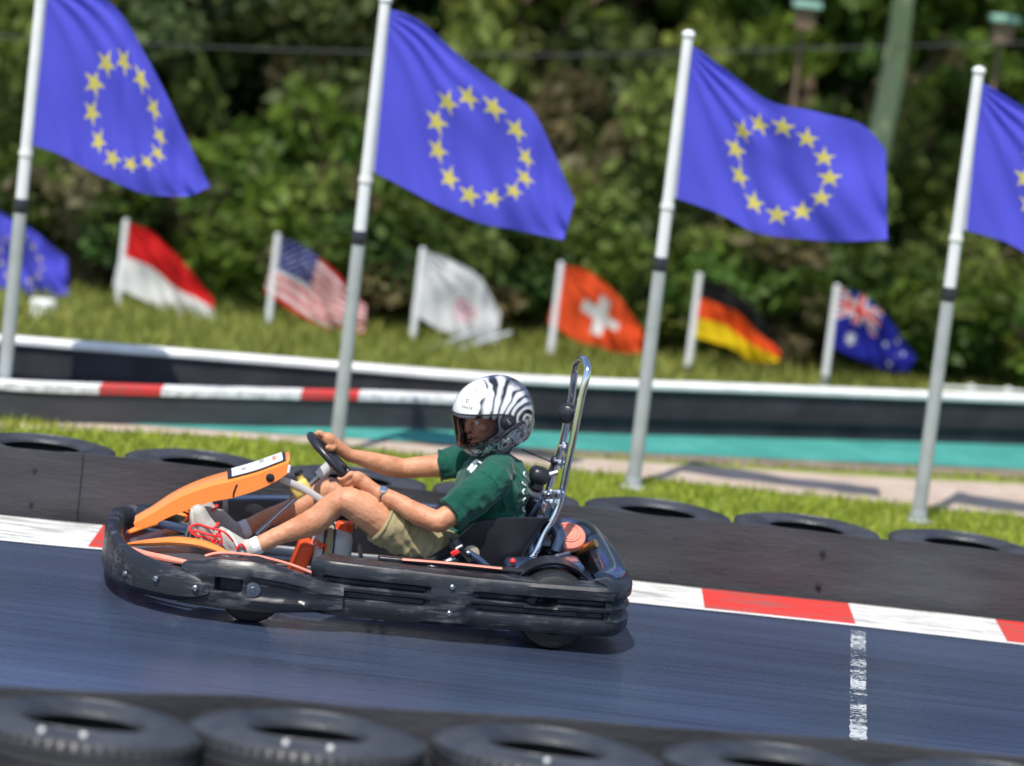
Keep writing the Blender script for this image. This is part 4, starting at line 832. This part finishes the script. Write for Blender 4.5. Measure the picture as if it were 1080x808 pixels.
# head pad (round) and back pad
c=J(599,436,.02); hp=MB(); pr=[(.0005,-.045),(.026,-.043),(.036,-.034),(.040,-.018),(.040,.018),(.036,.034),(.026,.043),(.0005,.045)]; hp.lathe(pr,c,(.3,1,0.05),32,False); hp.build('head_pad',M['black'],kart,ang=60)
MB().tube([c,J(610,434,.10)],.014,10).build('pad_arm',M['chrome'],kart)
c=J(568,504,.02); bp=MB(); bp.box(c+Vector((0,0,.01)),(.082,.10,.070),Matrix.Rotation(R(-12),3,'Y'),bev=.03); bp.box(c-Vector((-.004,0,.032)),(.05,.07,.05),Matrix.Rotation(R(-12),3,'Y'),bev=.018); bp.build('back_pad',M['black'],kart,ang=60)
MB().tube([c,J(588,498,.02)],.012,10).build('pad_arm',M['steel'],kart)
MB().tube([J(550,474,-.05),J(566,481,-.04),J(583,488,-.04)],.008,8,flat=((0,1,0),.4)).build('shoulder_strap',M['belt_web'],kart)
c=J(585,486,-.02); MB().ell(c,(.018,.022,.02)).build('strap_knob',M['black'],kart); MB().tube([c,J(579,500,-.02)],.009,8).build('strap_tail',M['belt_web'],kart)
# engine
en=empty('engine',(0,0,0)); en.parent=kart
eb=MB(); eb.box((-.655,-.06,.20),(.16,.26,.16),bev=.02)
for k in range(7): eb.box((-.655,-.06,.215+.0115*k),(.185,.22,.005),bev=.001)
eb.box((-.64,.09,.235),(.12,.06,.07),bev=.02); eb.build('engine_block',M['black'],en,ang=40)
ax=Vector((.05,.62,.78)).normalized(); c=J(599,567,.05)
MB().lathe([(.0005,.030),(.030,.031),(.056,.026),(.068,.014),(.070,-.008),(.060,-.02),(.0005,-.02)],c,ax,40,False).build('recoil_cover',M['coral'],en)
rc=MB()
for k in range(3): rc.lathe([(.018+.012*k,.032),(.021+.012*k,.034),(.024+.012*k,.032)],c,ax,36,False)
rc.build('cover_ribs',M['coral'],en)
MB().lathe([(.050,-.06),(.064,-.055),(.066,-.015),(.060,-.012),(.046,-.02)],c,ax,36,False).build('air_shroud',M['black'],en)
MB().tube([J(608,583,.06),J(620,577,.10),J(629,573,.12)],[.016,.015,.017],14).build('exhaust_tip',M['brass'],en)
MB().tube([J(606,588,.05),J(598,592,.12),J(590,588,.16)],.012,10,sub=4).build('hose',M['black'],en); MB().tube([J(574,596,.22),J(585,588,.2),J(600,584,.16)],.010,10,sub=4).build('throttle_link',M['steel'],en)
mb=MB(); mb.tube([J(566,548,.12),J(580,552,.12),J(590,566,.13),J(586,582,.15)],[.016,.026,.028,.02],14,sub=5); mb.build('air_intake',M['bluebl'],en)
c=J(541,592,.42); MB().ell(c,(.012,.012,.012)).build('red_light',M['redp'],kart)
MB().tube([(.05,.33,.07),(.0,.40,.10)],.01,8).build('hub_link',M['steel'],kart)
# ================================================================== DRIVER
drv=empty('person',KO,PI+PSI,label='driver in green T-shirt, khaki shorts and black and white helmet, gripping the steering wheel',cat='person')
def rc_(mb,p,q,r0,r1,flat=None): # round cone
    p=Vector(p);q=Vector(q); d=(q-p); n=8; pts=[];rad=[]
    u=d.normalized()
    for k in range(4): a=PI/2*(1-k/4); pts.append(p-u*r0*math.sin(a)); rad.append(max(.0008,r0*math.cos(a)))
    for k in range(n+1): t=k/n; pts.append(p+d*t); rad.append(r0+(r1-r0)*t)
    for k in range(1,5): a=PI/2*k/4; pts.append(q+u*r1*math.sin(a)); rad.append(max(.0008,r1*math.cos(a)))
    return mb.tube(pts,rad,20,flat=flat)
def limb(mb,pts,rad,sub=5): # curved tapered limb with round ends
    P,Q=catmull([Vector(p) for p in pts],rad,sub)
    mb.tube(P,Q,20); mb.ell(P[0],(Q[0],)*3,seg=16,rg=10); mb.ell(P[-1],(Q[-1],)*3,seg=16,rg=10)
RIM=lambda a:(CW+YY*math.cos(a)*RW+UU*math.sin(a)*RW)
def hand(mb,nm,ang,wrist,side):
    """fist closed on the rim at angle ang; wrist is where the forearm ends"""
    Rp=RIM(ang); O=(YY*math.cos(ang)+UU*math.sin(ang)); T=(-YY*math.sin(ang)+UU*math.cos(ang)); N=NN
    wr=Vector(wrist); pc=Rp+O*.022+N*.026   # palm heel sits on the driver side, outside
    A=Matrix((T,(N*.6+O*.8).normalized(),T.cross((N*.6+O*.8).normalized()))).transposed()
    mb.ell(pc+(wr-pc)*.18,(.040,.030,.030),A,seg=20,rg=14); rc_(mb,pc+(wr-pc)*.25,wr,.028,.026)
    L=[.9,1.05,1.0,.8]; rr=[.0088,.0092,.0088,.0078]
    for k in range(4):
        off=T*(-.031+.0207*k)*side; l=L[k]; r=rr[k]; k0=Rp+O*.030+N*.022+off
        k1=Rp+O*.033*l-N*.004+off*1.02; k2=Rp+O*.012-N*.027*l+off*1.02; k3=Rp-O*.012*l-N*.023+off
        limb(mb,[pc+off*.6,k0,k1,k2,k3],[.013,.0115,r+.0012,r,r*.88],4)
    # thumb: leaves the side of the palm, along the inner side of the rim
    t0=pc-T*.028*side-O*.004; t1=Rp-T*.040*side-O*.012+N*.024; t2=Rp-T*.028*side-O*.022+N*.012; t3=Rp-T*.010*side-O*.025+N*.008
    limb(mb,[t0,t1,t2,t3],[.015,.0125,.0105,.0088],4)
an=R(-28); af=R(152)
bd=MB()
# trunk and hips (inside the clothes), neck, head
bd.ell((-.28,0,.225),(.125,.165,.105)); bd.ell((-.34,0,.38),(.105,.145,.16)); bd.ell((-.355,0,.50),(.110,.165,.12))
rc_(bd,(-.345,0,.58),(-.315,0,.70),.060,.056)
rc_(bd,(-.36,.09,.575),(-.34,.17,.555),.055,.055); rc_(bd,(-.36,-.09,.575),(-.34,-.17,.555),.055,.055)
# head frame
HY=R(22); HP=R(18)
HM=(Matrix.Rotation(HY,3,'Z')@Matrix.Rotation(HP,3,'Y'))   # local +x looks forward, pitched down
HC=J(521,437,0); HC.y=0.0
def H(x,y,z): return HC+HM@Vector((x+.018,y,z))
bd.ell(H(-.005,0,.03),(.092,.073,.088),HM); bd.ell(H(.035,0,-.045),(.052,.055,.060),HM)      # skull, jaw
bd.ell(H(.078,0,.012),(.018,.045,.014),HM); rc_(bd,H(.088,0,.005),H(.106,0,-.028),.010,.0135); bd.ell(H(.092,.0,-.058),(.012,.024,.010),HM); bd.ell(H(.082,0,-.088),(.018,.022,.016),HM)
for s in (1,-1): bd.ell(H(.06,.045*s,-.02),(.024,.020,.022),HM); bd.ell(H(-.01,.075*s,-.005),(.018,.009,.028),HM); bd.ell(H(.094,.011*s,-.028),(.009,.008,.007),HM)
# arms
shN=Vector((-.335,.185,.545)); elN=J(462,551,.285); wrN=J(398,519,.165)
limb(bd,[shN,shN.lerp(elN,.5)+Vector((-.01,.005,-.004)),elN],[.056,.050,.041]); limb(bd,[elN,elN.lerp(wrN,.3)+Vector((0,.004,-.006)),elN.lerp(wrN,.7),wrN],[.041,.045,.034,.027])
shF=Vector((-.33,-.185,.560)); wrF=J(368,480,-.17); elF=J(425,494,-.235)
limb(bd,[shF,shF.lerp(elF,.5),elF],[.054,.047,.040]); limb(bd,[elF,elF.lerp(wrF,.3)+Vector((0,0,-.004)),elF.lerp(wrF,.72),wrF],[.040,.042,.032,.026])
hand(bd,'near',an,wrN,1); hand(bd,'far',af,wrF,-1)
# legs
hpN=Vector((-.24,.095,.20)); knN=J(364,528,.185); akN=J(268,577,.175)
limb(bd,[hpN,hpN.lerp(knN,.5)+Vector((0,.01,-.006)),knN+Vector((-.035,0,-.012)),knN],[.088,.078,.060,.054]); d=akN-knN
limb(bd,[knN,knN+d*.12+Vector((.004,0,.002)),knN+d*.38+Vector((-.012,0,-.014)),knN+d*.7+Vector((-.004,0,-.004)),akN],[.053,.050,.0535,.037,.031]); bd.ell(knN+Vector((.022,0,.020)),(.030,.030,.030))
hpF=Vector((-.24,-.095,.20)); knF=J(345,517,-.20); akF=Vector((.60,-.17,.195)); d=akF-knF
limb(bd,[hpF,hpF.lerp(knF,.5)+Vector((0,-.01,-.006)),knF+Vector((-.035,0,-.012)),knF],[.088,.078,.058,.052]); limb(bd,[knF,knF+d*.12,knF+d*.38+Vector((-.012,0,-.014)),knF+d*.7,akF],[.052,.048,.052,.036,.031])
for ak,y,t in ((akN,.175,Vector((.785,.205,.285))),(akF,-.17,Vector((.79,-.20,.29)))):
    hl=Vector((.665,y,.135)); rc_(bd,ak,hl,.030,.028); rc_(bd,hl,t,.028,.022)
def skin_noise(p,n): return .0022*noise.noise(Vector((p.x*14,p.y*14,p.z*20)))+.0009*noise.noise(p*60)
body=blob('body',bd,M['skin'],drv,.0038,4,.5,noise_fn=skin_noise)
for s in (1,-1):
    e=MB().ell(H(.076,.031*s,.000),(.0125,.0125,.0125),seg=16,rg=12).build('eye',M['eye'],drv); MB().ell(H(.0865,.031*s,-.001),(.004,.0055,.0055),HM,seg=12,rg=8).build('iris',M['iris'],e)
    MB().tube([H(.086,.016*s,.020),H(.088,.032*s,.025),H(.080,.048*s,.020)],[.003,.004,.002],8,sub=4).build('eyebrow',M['brow'],drv)
MB().tube([H(.098,-.020,-.060),H(.106,0,-.059),H(.098,.020,-.060)],[.003,.006,.003],8,sub=4).build('lips',M['lip'],drv)
# T-shirt
st_=MB(); 
st_.ell((-.35,0,.49),(.145,.200,.135)); st_.ell((-.355,0,.375),(.142,.178,.16)); st_.ell((-.315,0,.285),(.135,.172,.085)); st_.ell((-.345,0,.575),(.095,.155,.058)); st_.ell((-.38,0,.50),(.128,.165,.125))
rc_(st_,(-.36,.08,.575),shN+Vector((0,-.01,.008)),.072,.072); rc_(st_,(-.36,-.08,.575),shF+Vector((0,.01,.008)),.072,.070)
def sleeve(mb,a,b,r0,r1,t):
    e=a.lerp(b,t); P=[a,a.lerp(e,.3),a.lerp(e,.65),e-(e-a).normalized()*.006,e]; mb.tube(P,[r0,r0*1.01,(r0+r1)/2+.004,r1+.001,r1-.003],24); mb.ell(a,(r0,)*3)
sleeve(st_,shN,elN,.073,.066,.80); sleeve(st_,shF,elF,.070,.064,.55)
rc_(st_,(-.33,0,.60),(-.325,0,.645),.078,.066)
def shirt_noise(p,n):
    q=Vector((p.x*9+p.z*6,p.y*7,p.z*10-p.x*5)); f=noise.noise(q)*.010+(abs(noise.noise(q*1.9+Vector((5,1,2))))-.25)*-.012+noise.noise(q*4.3)*.0015
    # drag folds running from the armpit
    f+=.0045*math.sin((p.x*1.0+p.z*1.5)*62+noise.noise(p*9)*4)*max(0,1-abs(p.z-.42)/.13); return f
shirt=blob('t_shirt',st_,M['shirt'],drv,.0045,5,.5,noise_fn=shirt_noise)
# hems, seams
def ringtube(c,ax,r,th,m,name,par,squash=1):
    ax=Vector(ax).normalized(); u=ax.orthogonal().normalized(); v=ax.cross(u); mb=MB(); mb.tube([Vector(c)+u*math.cos(a)*r+v*math.sin(a)*r for a in [k/40*2*PI for k in range(40)]],th,8,closed=True); return mb.build(name,m,par)
ringtube(shN.lerp(elN,.785),elN-shN,.066,.0026,M['shirt'],'sleeve_hem',shirt); ringtube(shF.lerp(elF,.535),elF-shF,.064,.0026,M['shirt'],'sleeve_hem',shirt)
ringtube((-.322,0,.650),(.1,0,1),.068,.006,M['shirt'],'collar',shirt)
# surface-hugging small pieces on the shirt, found by ray casting on the finished cloth
from mathutils.bvhtree import BVHTree
bvh=BVHTree.FromPolygons([v.co for v in shirt.data.vertices],[p.vertices[:] for p in shirt.data.polygons])
camL=Vector(((CAM-KO).dot(KF),(CAM-KO).dot(KL),(CAM-KO).z))
def hug(px,py,lift=.002,bv=bvh):
    a=J(px,py,.5); d=(a-camL).normalized(); h=bv.ray_cast(camL,d); return (h[0]+h[1]*lift) if h[0] else None
def patch(name,pl_,m,par,th=.003,bv=bvh):
    pts=[hug(*p,.0015,bv) for p in pl_]; pts=[p for p in pts if p]
    if len(pts)>1: MB().tube(pts,th,6,sub=3).build(name,m,par)
patch('chest_logo',[(494,497),(497,493),(500,489),(504,486)],M['whitep'],shirt,.008); patch('chest_logo',[(496,499),(500,495),(503,491)],M['whitep'],shirt,.0055); patch('chest_logo',[(505,487),(508,489)],M['whitep'],shirt,.004)
patch('shoulder_seam',[(509,498),(517,503),(525,512),(530,523),(533,535)],M['shirt'],shirt,.003)
for (a,b) in (((553,498),(554,503)),((551,508),(554,512)),((553,516),(552,521)),((554,525),(552,530)),((552,534),(553,540))): patch('back_print',[a,((a[0]+b[0])/2-1.5,(a[1]+b[1])/2),b],M['whitep'],shirt,.0035)
# shorts
sh_=MB(); sh_.ell((-.26,0,.225),(.155,.185,.110)); 
def leg_(hp,kn,y):
    e=hp.lerp(kn,.70); P=[hp,hp.lerp(e,.35),hp.lerp(e,.7),e-(e-hp).normalized()*.008,e]; sh_.tube([p+Vector((0,0,-.004)) for p in P],[.100,.098,.094,.0900,.0865],28); sh_.ell(hp,(.100,)*3)
leg_(hpN,knN,1); leg_(hpF,knF,-1)
def sh_noise(p,n):
    q=Vector((p.x*16,p.y*8,p.z*9+p.x*6)); return noise.noise(q)*.008-(min(.4,abs(noise.noise(q*1.6+Vector((3,3,3)))))-.32)*.013+.0035*math.sin((p.x*1.3-p.z*.9)*75+noise.noise(p*8)*5)*max(0,1-abs(p.x+.05)/.16)
shorts=blob('shorts',sh_,M['shorts'],drv,.0045,4,.5,noise_fn=sh_noise)
e=hpN.lerp(knN,.685); ringtube(e+Vector((0,0,-.004)),knN-hpN,.0885,.0028,M['shorts'],'hem',shorts); e=hpF.lerp(knF,.685); ringtube(e+Vector((0,0,-.004)),knF-hpF,.0885,.0028,M['shorts'],'hem',shorts)
# socks and shoes
for (ak,kn,y,sg) in ((akN,knN,.175,1),(akF,knF,-.17,-1)):
    u=(kn-ak).normalized(); sk=MB(); sk.tube([ak-u*.05,ak-u*.02,ak,ak+u*.022,ak+u*.028],[.034,.036,.036,.036,.033],22); sk.build('sock',M['whitec'],drv)
    hl=Vector((.660,y,.130)); ball=Vector((.765,y+.018*sg,.262)); toe=Vector((.792,y+.026*sg,.315)); S_=MB()
    limb(S_,[hl+Vector((.0,0,.004)),hl.lerp(ball,.5)+Vector((-.008,0,.010)),ball,toe],[.038,.041,.044,.033],5); limb(S_,[hl+Vector((-.01,0,.03)),ak-u*.025],[.040,.043],4); limb(S_,[ak-u*.04,hl.lerp(ball,.55)+Vector((-.02,0,.03))],[.040,.034],4)
    shoe=blob('shoe',S_,M['shoe'],drv,.0045,5,.5)
    dd=(toe-hl).normalized(); fn=Vector((dd.z,0,-dd.x)); Q=MB(); Q.tube([hl+fn*.030-dd*.030,hl+fn*.036,hl.lerp(ball,.5)+fn*.034,ball+fn*.036,toe+fn*.026,toe+fn*.012+dd*.026],[.020,.036,.036,.043,.036,.018],20,sub=4,flat=((0,1,0),.33)); Q.build('sole',M['sole'],shoe)
    for k,(t,w_) in enumerate(((.42,.034),(.54,.036),(.66,.037))):
        c=hl.lerp(toe,t)-fn*.040; MB().tube([c+Vector((0,-w_,0))+fn*.022,c+Vector((0,-w_*.4,0))-fn*.003,c+Vector((0,w_*.4,0))-fn*.003,c+Vector((0,w_,0))+fn*.022],.0045,8,sub=4).build('lace',M['lace'],shoe)
    if sg>0:
        for L_ in ([(246,571),(236,561),(222,557),(208,553),(200,557),(205,564),(220,568),(232,573)],[(232,566),(220,564),(206,560),(201,562)],[(231,560),(234,571),(231,583),(224,586),(223,576),(227,566)],[(230,570),(221,579),(222,588)]):
            yy=.245; MB().tube([J(*p,yy+.012*math.sin(i*1.7)) for i,p in enumerate(L_)],.0042,8,sub=5).build('loose_lace',M['lace'],shoe)
        MB().tube([J(249,580,.225),J(254,574,.222),J(259,579,.22)],.005,8,sub=4).build('red_trim',M['redp'],shoe)
        MB().tube([J(240,560,.20),J(246,568,.215),J(250,576,.22)],.005,8,sub=4).build('side_stripe',M['whitep'],shoe)
# watch
u=(elN-wrN).normalized(); wc=wrN+u*.028; ringtube(wc,u,.0305,.0045,M['steel'],'watch_band',drv)
MB().lathe([(.0005,.008),(.013,.008),(.016,.005),(.016,-.003),(.0005,-.003)],wc+Vector((.004,.020,.024)),(.1,.55,.8),24,False).build('watch',M['chrome'],drv)
u=(elF-wrF).normalized(); 
# helmet
hel=empty('helmet',HC); hel.parent=drv; hel.rotation_euler=HM.to_euler()
def hsurf(az,el,k=1.):
    ca,sa=math.cos(az),math.sin(az); ce,se_=math.cos(el),math.sin(el)
    x,y,z=ca*ce,sa*ce,se_; ax_=.168 if x>0 else .162; p=2.25
    r=1/((abs(x/ax_)**p+abs(y/.128)**p+abs(z/(.152 if z>0 else .165))**p)**(1/p))
    chin=max(0,ca)**3*math.exp(-((el+R(38))/R(20))**2); r*=1+.10*chin; r*=1-.03*max(0,ca)**4*math.exp(-((el+R(6))/R(14))**2)
    r*=k; return Vector((x*r,y*r,z*r))
ZB=-.140
na,ne=120,64; hm=MB(); V=[];F=[]
els=[R(-68)+(R(89.5)-R(-68))*j/ne for j in range(ne+1)]
for j in range(ne+1):
    for i in range(na):
        p=hsurf(2*PI*i/na,els[j]); V.append(Vector((p.x,p.y,max(p.z,ZB+.02*(1 if p.x<0 else 0)))))
def inport(az,el): 
    a=abs((az+PI)%(2*PI)-PI)/R(68); e=(el-R(-5.5))/R(19.5); return (a**3.2+abs(e)**3.2)<1
for j in range(ne):
    for i in range(na):
        az=2*PI*(i+.5)/na; el=(els[j]+els[j+1])/2
        if inport(az,el): continue
        F.append((j*na+i,j*na+(i+1)%na,(j+1)*na+(i+1)%na,(j+1)*na+i))
F.append(tuple(ne*na+i for i in range(na)))
me=bpy.data.meshes.new('helmet_shell'); me.from_pydata(V,[],F); me.materials.append(M['helmet']); me.materials.append(M['belt_web'])
ho=link('shell',me,None,hel,ang=60); so_=ho.modifiers.new('s','SOLIDIFY'); so_.thickness=.014; so_.offset=-1; so_.material_offset=1; so_.material_offset_rim=1
# visor
vm=MB(); nvz,nva=16,60; V=[];F=[]
for j in range(nvz+1):
    el=R(-28)+R(46)*j/nvz
    for i in range(nva+1): az=R(-84)+R(168)*i/nva; sh__=1-.0*abs(az); V.append(hsurf(az,el*(1-.25*(abs(az)/R(84))**4)-R(2)*(abs(az)/R(84))**4,1.022))
for j in range(nvz):
    for i in range(nva): F.append((j*(nva+1)+i,j*(nva+1)+i+1,(j+1)*(nva+1)+i+1,(j+1)*(nva+1)+i))
vm.add(V,F); vo=vm.build('visor',M['visor'],hel,ang=60)
el_=lambda e,az:hsurf(az,e,1.024)
MB().tube([hsurf(R(a),R(18)*(1-.25*(abs(a)/84)**4)-R(2)*(abs(a)/84)**4,1.02) for a in range(-84,85,6)],.0028,8).build('visor_edge',M['black'],hel)
MB().tube([hsurf(R(a),R(-28)*(1-.25*(abs(a)/84)**4)-R(2)*(abs(a)/84)**4,1.02) for a in range(-84,85,6)],.0032,8).build('visor_edge',M['black'],hel)
for s in (1,-1):
    p=hsurf(R(87*s),R(-3),1.0); n=Vector((.05,s,0)).normalized()
    pv=MB().lathe([(.0005,.014),(.014,.014),(.018,.010),(.030,.006),(.034,-.004),(.0005,-.006)],p,n,28,False).build('visor_pivot',M['black'],hel); MB().lathe([(.0005,.018),(.007,.018),(.009,.013),(.0005,.012)],p,n,16,False).build('pivot_screw',M['steel'],pv)
    MB().tube([hsurf(R(60*s),R(-30),1.03),hsurf(R(78*s),R(-20),1.03),hsurf(R(95*s),R(-14),1.02),hsurf(R(118*s),R(-12),1.01)],[.004,.010,.012,.004],10,sub=5).build('side_vent',M['black'],hel)
MB().tube([hsurf(R(a),R(-56),1.0)*Vector((1,1,1)).x if False else Vector((hsurf(R(a),R(-60)).x,hsurf(R(a),R(-60)).y,ZB+(.018 if math.cos(R(a))<0 else .002))) for a in range(0,360,9)],.008,8,closed=True).build('bottom_trim',M['black'],hel)
for y in (.055,): 
    p=hsurf(R(22),R(52),1.0); MB().box(p,(.035,.028,.010),Matrix.Rotation(R(-48),3,'Y').inverted()@Matrix.Identity(3),bev=.004).build('top_vent',M['whitep'],hel)
p=hsurf(R(18),R(31),1.004); bb_=MB()
for k in range(5): q=[hsurf(R(14+k*4),R(27-k*.3),1.006),hsurf(R(15+k*4),R(30-k*.3),1.006)]; bb_.tube(q,.0016,6)
bb_.tube([hsurf(R(18),R(35),1.006),hsurf(R(22),R(35),1.006),hsurf(R(22),R(39),1.006),hsurf(R(18),R(39),1.006)],.0014,6,closed=True); bb_.build('forehead_mark',M['black'],hel)
